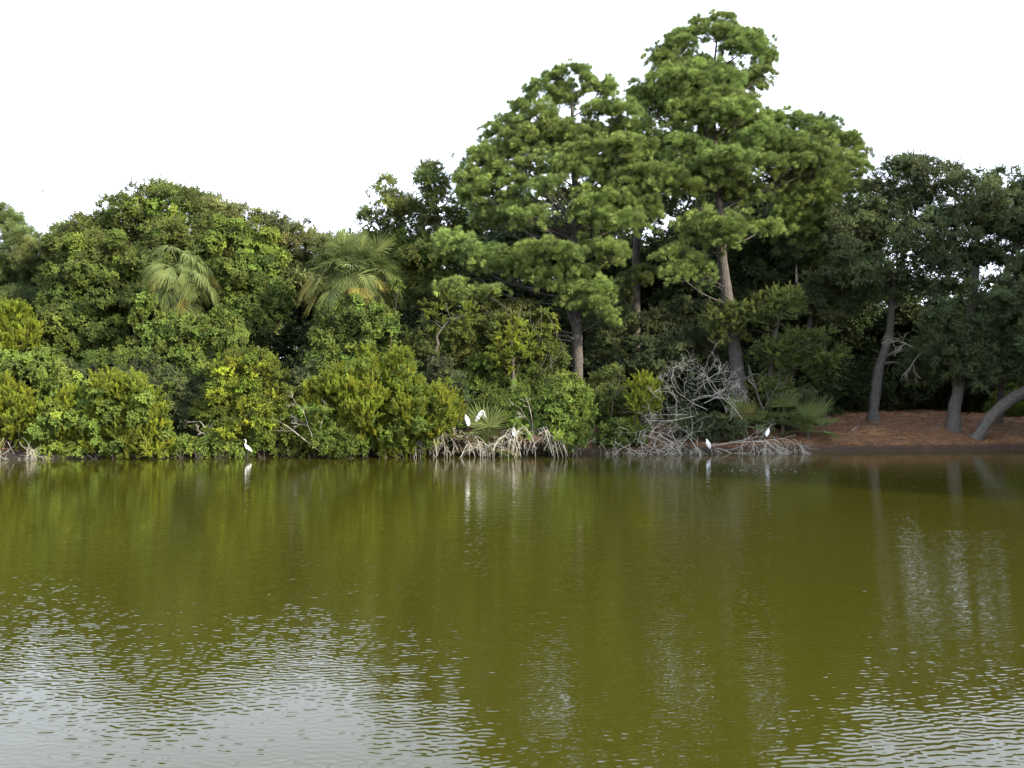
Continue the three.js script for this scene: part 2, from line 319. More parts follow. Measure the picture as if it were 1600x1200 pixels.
function shrub(seed, spec) {
  const f = rng(seed), { d, poly } = spec, xs = poly.map((p) => p[0]), cx = (Math.min(...xs) + Math.max(...xs)) / 2, b = at(cx, 690, d); b.y = groundY(b.x, b.z) - 0.05;
  const t = thing(spec.name ?? 'shrub', spec.label, spec.category ?? 'shrub', b, spec.group), cl = clumps(f, poly, d, { thick: 1.2, rad: [0.3, 0.6], wild: 0.15, ...spec });
  const st = [], low = [...cl].sort(() => f() - 0.5).slice(0, spec.stems ?? 9);
  for (const c of low) { const s = b.clone().add(V(f.n() * 0.35 + (c.c.x - b.x) * 0.45, 0, f.n() * 0.25)); s.y = groundY(s.x, s.z) - 0.05; if (s.y > c.c.y) s.y = c.c.y - 0.2; st.push(tube([s, s.clone().lerp(c.c, 0.55).add(f.dir().multiplyScalar(0.12)), c.c], [0.03, 0.022, 0.008], 5, 4)); }
  mesh('stems', local(merged(st), b), M.darkWood, t, true);
  scatter('leaves', spec.shapes, spec.mat, leaves(f, cl, { dens: 70, ...spec }), t, f);
  for (const e of spec.extra ?? []) { const c2 = clumps(f, e.poly ?? poly, d - (e.dz ?? 0.3), { thick: 1.2, rad: [0.25, 0.5], wild: 0.15, ...spec, ...e }); scatter('leaves', e.shapes ?? spec.shapes, e.mat ?? spec.mat, leaves(f, c2, { dens: 70, ...spec, ...e }), t, f); }
  return t;
}
// bare branching wood
function twigTree(f, list, p, dir, len, r, depth, o = {}) {
  const { bend = 0.35, fork = [2, 4], shrink = 0.68, sag = 0, min = 0.006, flatten = 1, sides = 5 } = o, pts = [p.clone()], rs = [r]; let d = dir.clone();
  const n = 4; for (let i = 1; i <= n; i++) { d.add(f.dir().multiplyScalar(bend)); d.z *= flatten; d.y -= sag; d.normalize(); pts.push(pts.at(-1).clone().addScaledVector(d, len / n)); rs.push(Math.max(min, lerp(r, r * 0.6, i / n))); }
  if (depth === 0) rs[n] = min * 0.6;
  list.push(tube(pts, rs, depth > 1 ? sides : 4, 2));
  if (depth > 0) for (let k = 0, m = Math.round(f.r(...fork)); k < m; k++) {
    const i = Math.max(1, Math.round(f.r(1, n))), q = pts[i], dd = pts[i].clone().sub(pts[i - 1]).normalize().add(f.dir().multiplyScalar(0.85)).normalize();
    twigTree(f, list, q, dd, len * shrink * f.r(0.7, 1.15), Math.max(min, rs[i] * 0.66), depth - 1, o);
  }
}

// ---------------------------------------------------------------- the woods behind
{
  const f = rng(77), o = thing('dark_woods', 'shadowy evergreen woods closing the view behind the trees of the bank', 'woods'); o.userData.kind = 'stuff';
  const rows = [[[[-160, 420], [60, 410], [150, 365], [470, 380], [560, 372], [640, 375], [700, 370], [745, 345], [790, 300], [900, 300], [1000, 310], [1060, 285], [1310, 285], [1350, 340], [1400, 440], [1500, 450], [1900, 440], [1900, 690], [-160, 690]], 72], [[[-200, 470], [500, 470], [900, 440], [1350, 430], [1480, 520], [1950, 500], [1950, 690], [-200, 690]], 84], [[[720, 400], [780, 350], [1320, 340], [1350, 420], [1290, 650], [740, 660]], 65], [[[-200, 560], [1280, 560], [1280, 665], [-200, 665]], 58]];
  const cl = []; // the same woods go on round the right-hand bank, beyond the view
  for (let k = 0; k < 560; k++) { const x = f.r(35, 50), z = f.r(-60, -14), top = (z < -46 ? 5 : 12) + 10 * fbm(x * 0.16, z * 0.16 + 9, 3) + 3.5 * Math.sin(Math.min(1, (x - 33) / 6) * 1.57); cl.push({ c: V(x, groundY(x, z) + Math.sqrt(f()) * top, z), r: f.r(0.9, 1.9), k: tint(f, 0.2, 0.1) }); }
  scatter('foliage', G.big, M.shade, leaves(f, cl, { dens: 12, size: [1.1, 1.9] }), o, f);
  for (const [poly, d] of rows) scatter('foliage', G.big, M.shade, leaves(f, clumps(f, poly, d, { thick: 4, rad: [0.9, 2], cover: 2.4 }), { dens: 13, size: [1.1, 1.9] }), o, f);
}
// ---------------------------------------------------------------- broadleaf trees
broadleaf(101, { name: 'live_oak', label: 'domed live oak hung with vines, tallest crown of the left bank', d: 56, trunk: [[225, 600, 8], [230, 520, 7], [235, 430, 5], [240, 340, 2]], thick: 4, cover: 4, mat: M.oak, shapes: G.oak,
  poly: [[70, 385], [88, 358], [115, 345], [150, 330], [165, 303], [200, 296], [240, 284], [262, 293], [300, 298], [332, 330], [345, 420], [330, 510], [180, 540], [90, 540], [60, 440]],
  extra: [{ name: 'vine', mat: M.vine, shapes: G.vine, cover: 0.55, dz: 1.5, rad: [0.3, 0.7], hang: 0.6, lift: -0.1, poly: [[150, 335], [175, 305], [240, 292], [290, 310], [300, 400], [260, 450], [180, 440], [160, 400]] }, { name: 'vine', mat: M.vine, shapes: G.vine, cover: 0.8, dz: 1.8, rad: [0.3, 0.6], hang: 0.6, lift: -0.1, poly: [[75, 385], [110, 350], [135, 370], [130, 440], [90, 470]] }] });
broadleaf(102, { name: 'live_oak', label: 'grey green live oak behind and right of the vine hung dome', d: 59, trunk: [[400, 600, 8], [398, 500, 7], [390, 420, 5], [385, 350, 2]], thick: 4, cover: 4, mat: M.oakGrey, shapes: G.oak,
  poly: [[300, 305], [345, 305], [380, 313], [392, 332], [425, 332], [460, 347], [482, 352], [510, 366], [530, 385], [515, 450], [450, 470], [420, 520], [330, 520], [310, 420]] });
broadleaf(103, { name: 'broadleaf_tree', label: 'two peaked dark tree cloaked in vines just left of the front pine', d: 57, trunk: [[668, 620, 8], [665, 520, 7], [662, 420, 5], [660, 320, 2]], thick: 3, mat: M.oak, shapes: G.oak,
  poly: [[560, 318], [575, 288], [600, 278], [625, 292], [640, 312], [652, 268], [665, 254], [690, 260], [700, 292], [722, 292], [742, 302], [747, 340], [740, 400], [725, 480], [660, 490], [610, 470], [596, 420], [585, 380], [565, 350]],
  extra: [{ name: 'vine', mat: M.vineDark, shapes: G.vine, cover: 0.8, dz: 1.2, rad: [0.3, 0.6], hang: 0.6, lift: -0.1, poly: [[600, 345], [650, 320], [720, 320], [725, 380], [650, 420], [610, 400]] }] });
broadleaf(104, { name: 'live_oak', label: 'live oak with a long bare leaning trunk on the brown clearing', d: 57.5, trunk: [[1365, 640, 7.5], [1371, 590, 7.6], [1378, 560, 6.6], [1390, 515, 6.2], [1396, 450, 5], [1417, 380, 4], [1425, 320, 2.5]], thick: 4.5, mat: M.oakDark, shapes: G.oak, cover: 3.0, limbs: 14,
  poly: [[[1300, 330], [1340, 295], [1370, 275], [1385, 253], [1415, 240], [1445, 250], [1480, 257], [1500, 272], [1490, 310], [1455, 340], [1450, 400], [1440, 450], [1400, 480], [1330, 470], [1280, 440]], [[1402, 545], [1440, 530], [1480, 545], [1490, 580], [1450, 605], [1415, 595]]] });
broadleaf(105, { name: 'live_oak', label: 'stout live oak with short straight trunk, second from right edge', d: 55, trunk: [[1491, 640, 9], [1499, 600, 8.5], [1512, 520, 7.5], [1525, 420, 5], [1530, 330, 3]], thick: 4.5, mat: M.oakDark, shapes: G.oak, cover: 3.0, limbs: 12,
  poly: [[[1440, 330], [1492, 326], [1500, 400], [1450, 410]], [[1465, 300], [1500, 264], [1540, 270], [1575, 264], [1640, 275], [1700, 400], [1680, 520], [1620, 590], [1560, 600], [1500, 610], [1455, 570], [1445, 490], [1440, 430], [1435, 385], [1475, 360]]] });
{
  const f = rng(106), d = 53, [p, r] = trunkPts([[1523, 702, 11], [1530, 680, 8.6], [1550, 650, 8.8], [1578, 625, 9], [1620, 600, 8.5], [1680, 560, 8], [1740, 480, 5]], d); p[0].y = groundY(p[0].x, p[0].z) - 0.15;
  const t = thing('live_oak', 'live oak trunk leaning hard to the right at the water edge', 'tree', p[0].clone());
  mesh('trunk', local(tube(p, r, 10, 6, 0.14), t.position), M.oakBark, t);
  const cl = clumps(f, [[1540, 420], [1600, 380], [1720, 330], [1840, 400], [1840, 540], [1700, 580], [1590, 560]], d - 1, { thick: 3, cover: 1.4 });
  addLimbs(f, t, M.oakBark, p, r, [...cl].sort((a, b) => b.r - a.r).slice(0, 6));
  scatter('crown', G.oak, M.oakDark, leaves(f, cl, {}), t, f);
}
broadleaf(107, { name: 'young_tree', label: 'slim dark trunk between the stout oak and the leaning oak', d: 58, trunk: [[1562, 650, 5], [1563, 620, 5], [1567, 560, 4], [1570, 500, 2]], thick: 1.6, mat: M.oakDark, shapes: G.oak, poly: [[1530, 480], [1580, 470], [1620, 520], [1600, 570], [1540, 570]], limbs: 5 });
broadleaf(108, { name: 'myrtle_tree', label: 'dark bushy evergreen spreading right of the tallest pine trunk', d: 53, trunk: [[1205, 640, 4], [1205, 580, 4], [1212, 520, 3], [1222, 470, 2]], thick: 1.8, mat: M.oak, shapes: G.myrtle, spread: 0.25, dens: 55, cover: 2.6, rad: [0.3, 0.7], bark: M.darkWood,
  poly: [[[1092, 492], [1150, 476], [1185, 500], [1172, 538], [1108, 532]], [[1150, 490], [1180, 462], [1220, 450], [1258, 465], [1262, 495], [1220, 512], [1160, 515]], [[1160, 540], [1200, 525], [1260, 515], [1305, 525], [1326, 560], [1310, 592], [1255, 597], [1200, 575]], [[1165, 590], [1210, 585], [1250, 605], [1235, 630], [1180, 625]]] });
broadleaf(112, { name: 'young_tree', label: 'slender pale trunk in the dark gap right of the tallest pine', d: 60, trunk: [[1248, 640, 2.6], [1247, 520, 2.4], [1245, 440, 2], [1242, 370, 1.2]], thick: 1, mat: M.oakDark, shapes: G.oak, bark: M.tanWood, limbs: 4, poly: [[1205, 380], [1245, 355], [1280, 385], [1265, 415], [1220, 415]] });
broadleaf(113, { name: 'understory_tree', label: 'dark leaning trunk under the right shoulder of the pines', d: 58, trunk: [[1255, 640, 5], [1258, 560, 4.5], [1266, 500, 4], [1270, 440, 2.5]], thick: 2, mat: M.oakDark, shapes: G.oak, limbs: 6, poly: [[1225, 460], [1260, 430], [1320, 440], [1345, 490], [1300, 520], [1240, 500]] });
broadleaf(109, { name: 'understory_tree', label: 'dim vine hung understory tree between the two pine trunks', d: 56.5, trunk: [[1020, 630, 5], [1025, 580, 4], [1030, 520, 3], [1035, 480, 2]], thick: 2.5, mat: M.oakDark, shapes: G.small, bark: M.darkWood,
  poly: [[920, 500], [960, 470], [1010, 490], [1060, 470], [1125, 470], [1130, 540], [1120, 610], [1050, 650], [950, 650], [915, 590]] });
broadleaf(110, { name: 'crooked_tree', label: 'small tree with pale crooked trunk and thin yellowish leaves, left of front pine', d: 49.5, trunk: [[668, 585, 2.2], [676, 560, 2.2], [684, 540, 2.1], [683, 525, 1.8], [695, 508, 1.4], [710, 492, 1]], thick: 1.2, mat: M.olive, shapes: G.myrtle, rad: [0.25, 0.5], cover: 1.0, dens: 40, bark: M.oakBark, limbs: 7,
  poly: [[655, 480], [690, 462], [730, 470], [750, 500], [725, 530], [700, 520], [670, 510]] });
broadleaf(111, { name: 'young_tree', label: 'yellowish narrow young tree standing left of the front pine trunk', d: 49.5, trunk: [[800, 640, 3], [802, 590, 3], [800, 550, 2], [798, 520, 1]], thick: 1, mat: M.myrtle, shapes: G.myrtle, rad: [0.25, 0.5], cover: 1.6, dens: 40, bark: M.darkWood, limbs: 6,
  poly: [[775, 530], [790, 505], [812, 505], [832, 535], [830, 580], [812, 600], [785, 590], [772, 560]] });

// ---------------------------------------------------------------- pines
const CONE = (() => { const p = [], l = 0.13; for (let i = 0; i <= 6; i++) p.push(new THREE.Vector2(0.048 * Math.sin(Math.PI * Math.pow(0.04 + i / 6.3, 0.75)), i / 6 * l)); return new THREE.LatheGeometry(p, 8); })();
function pine(seed, spec) {
  const f = rng(seed), { d } = spec, [tp, tr] = stand(spec.trunk, d, 1.25), t = thing('pine_tree', spec.label, 'pine', tp[0].clone());
  mesh('trunk', local(tube(tp, tr, 10, 6, 0.08), t.position), M.pineBark, t);
  const m = d / F, curve = new THREE.CatmullRomCurve3(tp), list = [], boughs = [], twigs = [];
  const top = spec.trunk.at(-1)[1], inner = spec.pads.filter((p) => p[1] > top + 62 && p[1] < top + 270);
  for (let i = 0; i < (spec.inner ?? 0); i++) {      // shoots filling the inside of the crown between the outer boughs
    const a = inner[Math.floor(f() * inner.length)], near = inner.filter((q) => q !== a && Math.hypot(q[0] - a[0], q[1] - a[1]) < 90), b = near[Math.floor(f() * near.length)] ?? a, u = f.r(0.3, 0.7);
    spec.pads.push([lerp(a[0], b[0], u) + f.n() * 6, lerp(a[1], b[1], u) + f.n() * 6, f.r(60, 95), f.r(34, 50), f.r(-1.6, 0.9)]);
  }
  const pads = spec.pads.map(([x, y, w, h, dz]) => ({ x, y, w: w * m / 2, h: h * m * 0.46, dz }));
  for (const pd of pads) {
    const along = curve.getPoint(0.6), off = Math.abs(at(pd.x, pd.y, d).x - curve.getPoint(clamp((at(pd.x, pd.y, d).y - tp[0].y) / (tp.at(-1).y - tp[0].y), 0, 1)).x), reach = Math.sqrt(Math.max(0.3, spec.round ** 2 - off * off * 0.8)) * clamp((pd.y - spec.trunk.at(-1)[1]) / 160, 0.15, 1);
    const dz = pd.dz !== undefined ? pd.dz : (f() < 0.68 ? f.r(0.15, 1) : f.r(-0.9, 0)) * reach, c = at(pd.x, pd.y, d - dz), k = tint(f, 0.14, 0.045);
    // the bough leaves the trunk below the pad and rises to it
    let s = null; for (let q = 0.25; q <= 1.0001; q += 0.01) { const p = curve.getPoint(Math.min(1, q)); const run = Math.hypot(p.x - c.x, p.z - c.z); if (p.y > c.y - (pd.y < spec.trunk.at(-1)[1] + 170 ? 0.75 : 0.35) * run - 0.2 || q > 0.995) { s = p; break; } }
    s = s ?? curve.getPoint(1); const L = s.distanceTo(c), mid = s.clone().lerp(c, 0.55); mid.y -= 0.06 * L; mid.add(f.dir().multiplyScalar(0.07 * L));
    const br = clamp(0.013 * L + 0.014, 0.02, 0.06);
    boughs.push(tube([s, mid, c], [br, br * 0.75, br * 0.4], 5, 5));
    const n = Math.round((pd.y < top + 70 ? 2.5 : 1.7) * spec.dens * pd.w * pd.h * f.r(0.85, 1.15)) + 12, root = c.clone(); root.y -= pd.h * 0.9; root.lerp(s, 0.12);
    for (let i = 0; i < n; i++) {
      const e = f.dir(); if (e.y < -0.2 && f() < 0.55) e.y *= -1; const q = f() < 0.14 ? f.r(1.0, 1.32) : f.r(0.35, 1.05);
      const p = c.clone().add(V(e.x * pd.w * q, e.y * pd.h * q, e.z * pd.w * 0.8 * q)), o = p.clone().sub(root).normalize().add(V(0, 0.4, 0)).add(f.dir().multiplyScalar(0.55)).normalize(), b = 1 + 0.3 * f.n();
      list.push({ p, d: o, s: f.r(0.6, 1.15), c: rgb(k[0] * b, k[1] * b, k[2] * b) });
      if (i % 11 === 0) { const a = root.clone().lerp(c, 0.5).add(f.dir().multiplyScalar(0.05)); twigs.push(tube([a, a.clone().lerp(p, 0.5).add(f.dir().multiplyScalar(0.06)), p], [0.018, 0.013, 0.007], 4, 2)); }
    }
  }
  for (const g of boughs) mesh('bough', local(g, t.position), M.pineBark, t);
  mesh('twigs', local(merged(twigs), t.position), M.pineBark, t, true);
  for (const s of spec.snags ?? []) { const pts = s.map(([x, y, , dz]) => at(x, y, d - (dz ?? 0.2))); mesh('dead_branch', local(tube(pts, s.map((q) => q[2] * m), 5, 4), t.position), M.pineBark, t); }
  scatter('needles', G.tuft, spec.mat ?? M.needle, list, t, f);
  if (spec.cones) scatter('cones', [CONE], M.pineBark, Array.from({ length: spec.cones }, () => { const q = list[Math.floor(f() * list.length)]; return { p: q.p.clone().addScaledVector(q.d, f.r(-0.1, 0.25)), d: V(f.n() * 0.4, -1, f.n() * 0.4).normalize(), s: f.r(0.8, 1.2), c: rgb(0.8, 0.62, 0.5) }; }), t, f);
  return t;
}
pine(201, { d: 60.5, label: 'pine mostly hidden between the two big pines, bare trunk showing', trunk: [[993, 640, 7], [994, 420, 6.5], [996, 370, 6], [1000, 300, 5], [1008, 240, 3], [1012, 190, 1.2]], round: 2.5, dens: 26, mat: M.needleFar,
  pads: [[1012, 196, 40, 25], [1000, 215, 60, 35], [1025, 225, 50, 35], [1012, 245, 70, 45], [1035, 255, 60, 45], [995, 270, 70, 45], [1040, 285, 70, 45], [1010, 300, 80, 50], [1030, 325, 70, 45], [985, 330, 70, 45], [1010, 350, 60, 40], [993, 440, 45, 30, 2.5], [970, 455, 40, 30, 2.5], [1005, 428, 36, 26, 1.5]] });
pine(202, { d: 61, label: 'pine behind the tallest pine, crown showing at its right shoulder', trunk: [[1285, 640, 7], [1284, 500, 6.5], [1284, 400, 5], [1290, 300, 4], [1300, 240, 2.5], [1305, 205, 1.2]], round: 2.8, dens: 26,
  pads: [[1325, 222, 38, 30], [1306, 228, 60, 40], [1283, 212, 55, 36], [1340, 245, 40, 40], [1300, 258, 70, 50], [1330, 270, 60, 50], [1270, 250, 70, 50], [1345, 300, 50, 45], [1310, 305, 80, 55], [1275, 300, 80, 55], [1335, 340, 60, 50], [1300, 350, 90, 55], [1345, 385, 60, 40], [1318, 395, 80, 50], [1310, 412, 75, 40], [1340, 402, 60, 40], [1237, 345, 80, 42, 1.5], [1268, 350, 70, 44, 1.8], [1294, 358, 80, 48, 1.8], [1248, 366, 90, 40, 1.6], [1287, 385, 80, 44, 1.8], [1294, 403, 96, 44, 1.8], [1264, 295, 100, 54, 2], [1260, 322, 100, 54, 2], [1287, 330, 70, 50, 2]] });
pine(203, { d: 52.5, label: 'front loblolly pine with broad cone of needles, nearer of the two tall pines', round: 3.6, dens: 30, cones: 160, inner: 24,
  trunk: [[903, 600, 8.6], [902, 540, 8], [899, 470, 7.6], [898, 400, 7], [899, 330, 5.6], [897, 250, 4], [894, 180, 2.6], [893, 120, 1.2]],
  pads: [[893, 112, 46, 24], [862, 124, 26, 20], [840, 147, 46, 34], [918, 128, 24, 20], [880, 140, 40, 24], [880, 160, 50, 30], [933, 147, 48, 34], [950, 138, 24, 26], [813, 170, 44, 24], [840, 184, 60, 38], [793, 190, 34, 20], [933, 180, 50, 38], [970, 177, 60, 44], [860, 203, 60, 40], [893, 212, 70, 42], [773, 213, 44, 38], [813, 220, 70, 48], [922, 213, 50, 36], [980, 207, 70, 44], [764, 240, 40, 34], [860, 237, 90, 48], [913, 240, 90, 48], [973, 237, 90, 48], [787, 267, 100, 48], [840, 260, 70, 46], [887, 267, 80, 46], [940, 267, 90, 48], [997, 260, 70, 48],
    [747, 287, 80, 46], [800, 293, 100, 48], [850, 295, 60, 36], [980, 280, 80, 46], [1013, 282, 50, 42], [913, 307, 70, 38], [740, 307, 50, 36], [790, 327, 120, 42], [827, 343, 70, 32], [933, 320, 90, 46], [980, 310, 100, 52], [1013, 308, 56, 46], [1018, 336, 40, 28], [947, 345, 70, 46], [980, 353, 60, 42], [920, 347, 60, 40], [765, 345, 60, 34, -2],
    [693, 377, 34, 32, 1.5], [718, 382, 56, 36, 1.5], [747, 400, 72, 36, 1.8], [705, 402, 46, 30, 1.2], [773, 417, 70, 34, 1.8], [847, 397, 90, 38], [880, 400, 70, 38, 2.5], [927, 397, 90, 44], [958, 398, 50, 46], [893, 427, 60, 32, 1.5], [813, 413, 80, 38, 2], [847, 433, 80, 32, 2], [713, 452, 50, 32, 2], [730, 464, 56, 28, 2], [763, 460, 60, 28, 2.2], [887, 457, 56, 28, 1.4], [920, 457, 60, 44, 1.6], [938, 462, 50, 40, 1.6], [922, 482, 60, 42, 1.6], [953, 495, 36, 30, 1.4], [905, 470, 50, 34, 1.5]],
  snags: [[[899, 520, 3.5], [890, 495, 3], [884, 478, 2.5], [878, 468, 2]], [[884, 478, 1.8], [868, 484, 1.3], [850, 480, 0.6]], [[897, 531, 2], [889, 526, 1.6], [881, 522, 1.2]], [[899, 385, 3], [885, 370, 2.4], [858, 360, 1.5, 1], [840, 352, 0.8, 1]], [[898, 372, 2.6], [888, 345, 2.2, 1], [872, 318, 1.8, 1.6], [858, 300, 1.2, 1.8]], [[899, 340, 2.2], [888, 320, 1.6, 0.8], [872, 298, 1, 1.2]]] });
pine(204, { d: 54, label: 'tallest pine with open crown on a dark leaning trunk', round: 3.8, dens: 28, cones: 60, inner: 26,
  trunk: [[1157, 615, 12], [1150, 565, 10.5], [1143, 510, 9.5], [1136, 462, 9], [1129, 410, 8], [1126, 345, 6.3], [1119, 270, 5], [1116, 215, 4], [1114, 134, 2.6], [1121, 50, 1.2]],
  pads: [[1126, 33, 50, 22], [1091, 41, 26, 24], [1107, 58, 50, 32], [1135, 56, 34, 32], [1064, 61, 42, 30], [1060, 76, 54, 36], [1172, 65, 50, 34], [1168, 81, 80, 44], [1195, 96, 40, 36], [1147, 76, 40, 28], [1038, 96, 54, 46], [1080, 104, 60, 30], [1095, 119, 90, 46], [1049, 127, 80, 46], [1187, 122, 50, 34], [1176, 138, 46, 32], [1141, 134, 60, 34], [1005, 148, 56, 34], [1030, 150, 50, 34], [993, 160, 28, 24], [1080, 142, 110, 52], [1057, 157, 60, 36], [1041, 180, 50, 40], [1107, 161, 90, 46], [1091, 180, 100, 46], [1158, 165, 64, 34], [1149, 184, 90, 44], [1126, 194, 60, 36], [1068, 228, 60, 46], [1045, 232, 50, 40, -1.5],
    [1160, 207, 80, 46], [1187, 217, 60, 40], [1225, 196, 90, 40], [1264, 200, 76, 44], [1283, 211, 46, 32], [1133, 226, 60, 38, -1], [1172, 238, 110, 52], [1218, 234, 110, 52], [1256, 242, 100, 52], [1294, 245, 60, 44], [1145, 254, 100, 44], [1107, 266, 90, 44], [1068, 268, 80, 46], [1195, 265, 90, 46], [1241, 262, 90, 46], [1279, 266, 80, 46], [1041, 284, 90, 46], [1072, 299, 80, 46], [1149, 288, 90, 54], [1168, 308, 66, 44], [1225, 284, 80, 46], [1114, 357, 116, 54, 2.2], [1133, 369, 70, 46, 2.2], [1095, 368, 60, 44, 2], [1126, 385, 66, 36, 2], [1191, 360, 80, 36, -2], [1049, 403, 56, 34, 2], [1060, 430, 54, 38, 2.2], [1080, 415, 40, 24, 2], [1095, 430, 44, 36, 1]],
  snags: [[[1126, 340, 3.6], [1138, 332, 3], [1150, 324, 2.2], [1162, 318, 1.2]], [[1117, 222, 3], [1103, 215, 2.4, 0.5], [1090, 222, 1.6, 1], [1075, 230, 0.9, 1.2]]] });
{ // feathery conifer at the left edge
  const f = rng(205), d = 60, [tp, tr] = stand([[-40, 600, 9], [-38, 480, 7], [-35, 400, 4], [-30, 340, 1.5]], d), t = thing('pine_tree', 'soft feathery grey green pine cut by the left edge of view', 'pine', tp[0].clone());
  mesh('trunk', local(tube(tp, tr, 9, 6, 0.1), t.position), M.pineBark, t);
  const cl = clumps(f, [[-140, 320], [-40, 305], [0, 322], [25, 345], [52, 362], [75, 388], [92, 430], [102, 480], [70, 540], [-140, 560]], d, { thick: 3.5, rad: [0.5, 1.1], cover: 4 });
  addLimbs(f, t, M.pineBark, tp, tr, [...cl].sort((a, b) => b.r - a.r).slice(0, 9), 'bough');
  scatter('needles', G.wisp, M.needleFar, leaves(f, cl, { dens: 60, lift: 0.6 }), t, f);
}

// ---------------------------------------------------------------- palms
function frond(seed, pitch, { R = 0.80, pet = 1.05, segs = 36, arc = 2.3, droop = 0.9, width = 0.040, turn = 0.3, limp = 0.4 } = {}) {
  // a fan leaf on a stalk: grows from the origin towards +z at `pitch`; the blade turns down by `turn`, its tips sag by `limp`
  const f = rng(seed), pos = [], idx = [], X = V(1, 0, 0), dir = V(0, Math.sin(pitch), Math.cos(pitch)), end = dir.clone().multiplyScalar(pet); end.y -= 0.14 * pet * Math.cos(pitch) * droop;
  const st = tube([V0.clone(), dir.clone().multiplyScalar(pet * 0.5), end], [0.024, 0.018, 0.012], 4, 3), g0 = geom([...st.attributes.position.array], [...st.index.array]);
  const p2 = pitch - turn, d2 = V(0, Math.sin(p2), Math.cos(p2)), n2 = V(0, Math.cos(p2), -Math.sin(p2));
  for (let i = 0; i < segs; i++) {
    const a = lerp(-arc, arc, (i + 0.5) / segs) + f.n() * 0.03, l = R * (1 - 0.34 * (Math.abs(a) / arc) ** 2) * f.r(0.86, 1.08), out = X.clone().multiplyScalar(Math.sin(a)).addScaledVector(d2, Math.cos(a)).addScaledVector(n2, 0.22 * Math.abs(Math.sin(a)) + f.n() * 0.05).normalize();
    const side = V().crossVectors(out, n2).normalize(), b0 = pos.length / 3, hang = limp * f.r(0.6, 1.4);
    for (let k = 0; k <= 4; k++) {
      const t = k / 4, w = width * [0.30, 1, 0.9, 0.5, 0.04][k] * (R / 0.95), p = end.clone().addScaledVector(out, l * (0.03 + t * 0.97) * (1 - 0.18 * hang * t * t)); p.y -= hang * l * 0.6 * t * t * t * (0.35 + Math.hypot(out.x, out.z) * 0.8);
      for (const sd of [-1, 0, 1]) { const q = p.clone().addScaledVector(side, sd * w / 2).addScaledVector(n2, sd ? w * 0.25 : -w * 0.1); pos.push(q.x, q.y, q.z); }
    }
    for (let k = 0; k < 4; k++) for (let s = 0; s < 2; s++) { const p = b0 + k * 3 + s; idx.push(p, p + 3, p + 1, p + 1, p + 3, p + 4); }
  }
  return mergeGeometries([g0, geom(pos, idx)]);
}
const PITCH_SET = [1.25, 0.8, 0.4, 0.0, -0.45, -0.95, -1.3];
// stalk pitch: upright spear leaves down to dead leaves hanging along the trunk; a stiff and a limp set
const FRONDS = PITCH_SET.map((p, i) => [frond(300 + i, p, { turn: [0, 0.15, 0.5, 0.85, 0.8, 0.5, 0.2][i], limp: [0.05, 0.12, 0.25, 0.35, 0.45, 0.5, 0.5][i], arc: [1.9, 2.2, 2.3, 2.2, 1.8, 1.2, 0.8][i] }), frond(320 + i, p + 0.12, { turn: [0.1, 0.3, 0.7, 1.0, 0.9, 0.5, 0.2][i], limp: [0.1, 0.25, 0.4, 0.5, 0.5, 0.5, 0.5][i], segs: 30, arc: [1.8, 2.1, 2.2, 2.0, 1.6, 1.1, 0.7][i] })]);
const LIMP = PITCH_SET.map((p, i) => [frond(360 + i, p, { turn: 0.9, limp: 0.75, arc: 1.5, segs: 28 }), frond(370 + i, p, { turn: 1.2, limp: 1.0, arc: 1.0, segs: 22 })]);
const STIFF = [1.2, 0.8, 0.45, 0.1].map((p, i) => [frond(340 + i, p, { R: 0.8, pet: 0.75, turn: 0.1, limp: 0.06, segs: 26, arc: 1.9, width: 0.042 }), frond(350 + i, p, { R: 0.75, pet: 0.6, turn: 0.35, limp: 0.2, segs: 24, arc: 2.1, width: 0.042 })]);
function palm(seed, px, py, d, label, spec) {
  const f = rng(seed), c = at(px, py, d), b = V(c.x + 0.15, groundY(c.x, c.z) - 0.1, c.z), t = thing('cabbage_palm', label, 'palm', b);
  mesh('trunk', local(tube([b, b.clone().lerp(c, 0.4).add(V(0.1, 0, 0)), b.clone().lerp(c, 0.8), c], [0.22, 0.17, 0.19, 0.14], 10, 6, 0.18), b), M.darkWood, t);
  spec.fronds.forEach(([cls, n, mats, size]) => {
    for (let i = 0; i < n; i++) {
      const az = (i + f.r(0.1, 0.9)) / n * 6.2832 + cls, m = new THREE.Mesh((spec.set ?? FRONDS)[cls][i % 2], mats[Math.floor(f() * mats.length)]); m.name = numbered('frond'); m.castShadow = m.receiveShadow = true;
      m.position.copy(c).sub(b).add(V(f.n() * 0.06, 0.25 - cls * 0.09, f.n() * 0.06)); m.rotation.set(f.n() * 0.16, az, f.n() * 0.38, 'YXZ'); m.scale.setScalar(size * f.r(0.72, 1.15)); t.add(m);
    }
  });
  return t;
}
palm(401, 553, 436, 49.5, 'full crowned cabbage palm with stiff fans, standing right of the dark hollow', { fronds: [[0, 12, [M.frond], 1.5], [1, 18, [M.frond], 1.65], [2, 19, [M.frond], 1.75], [3, 18, [M.frond, M.frond, M.frond, M.frond, M.frondYellow], 1.75], [4, 14, [M.frondYellow, M.frond, M.frond], 1.7], [5, 12, [M.frondYellow, M.frondDead], 1.6], [6, 5, [M.frondDead], 1.5]] });
palm(402, 280, 428, 50, 'cabbage palm with limp drooping fronds half swallowed by vines', { set: LIMP, fronds: [[0, 4, [M.frond], 1.2], [1, 8, [M.frond], 1.3], [2, 11, [M.frond], 1.35], [3, 12, [M.frond, M.frond, M.frondYellow], 1.45], [4, 11, [M.frond], 1.45], [5, 10, [M.frond, M.frondYellow, M.frond], 1.5], [6, 6, [M.frondDead, M.frond], 1.6]] });
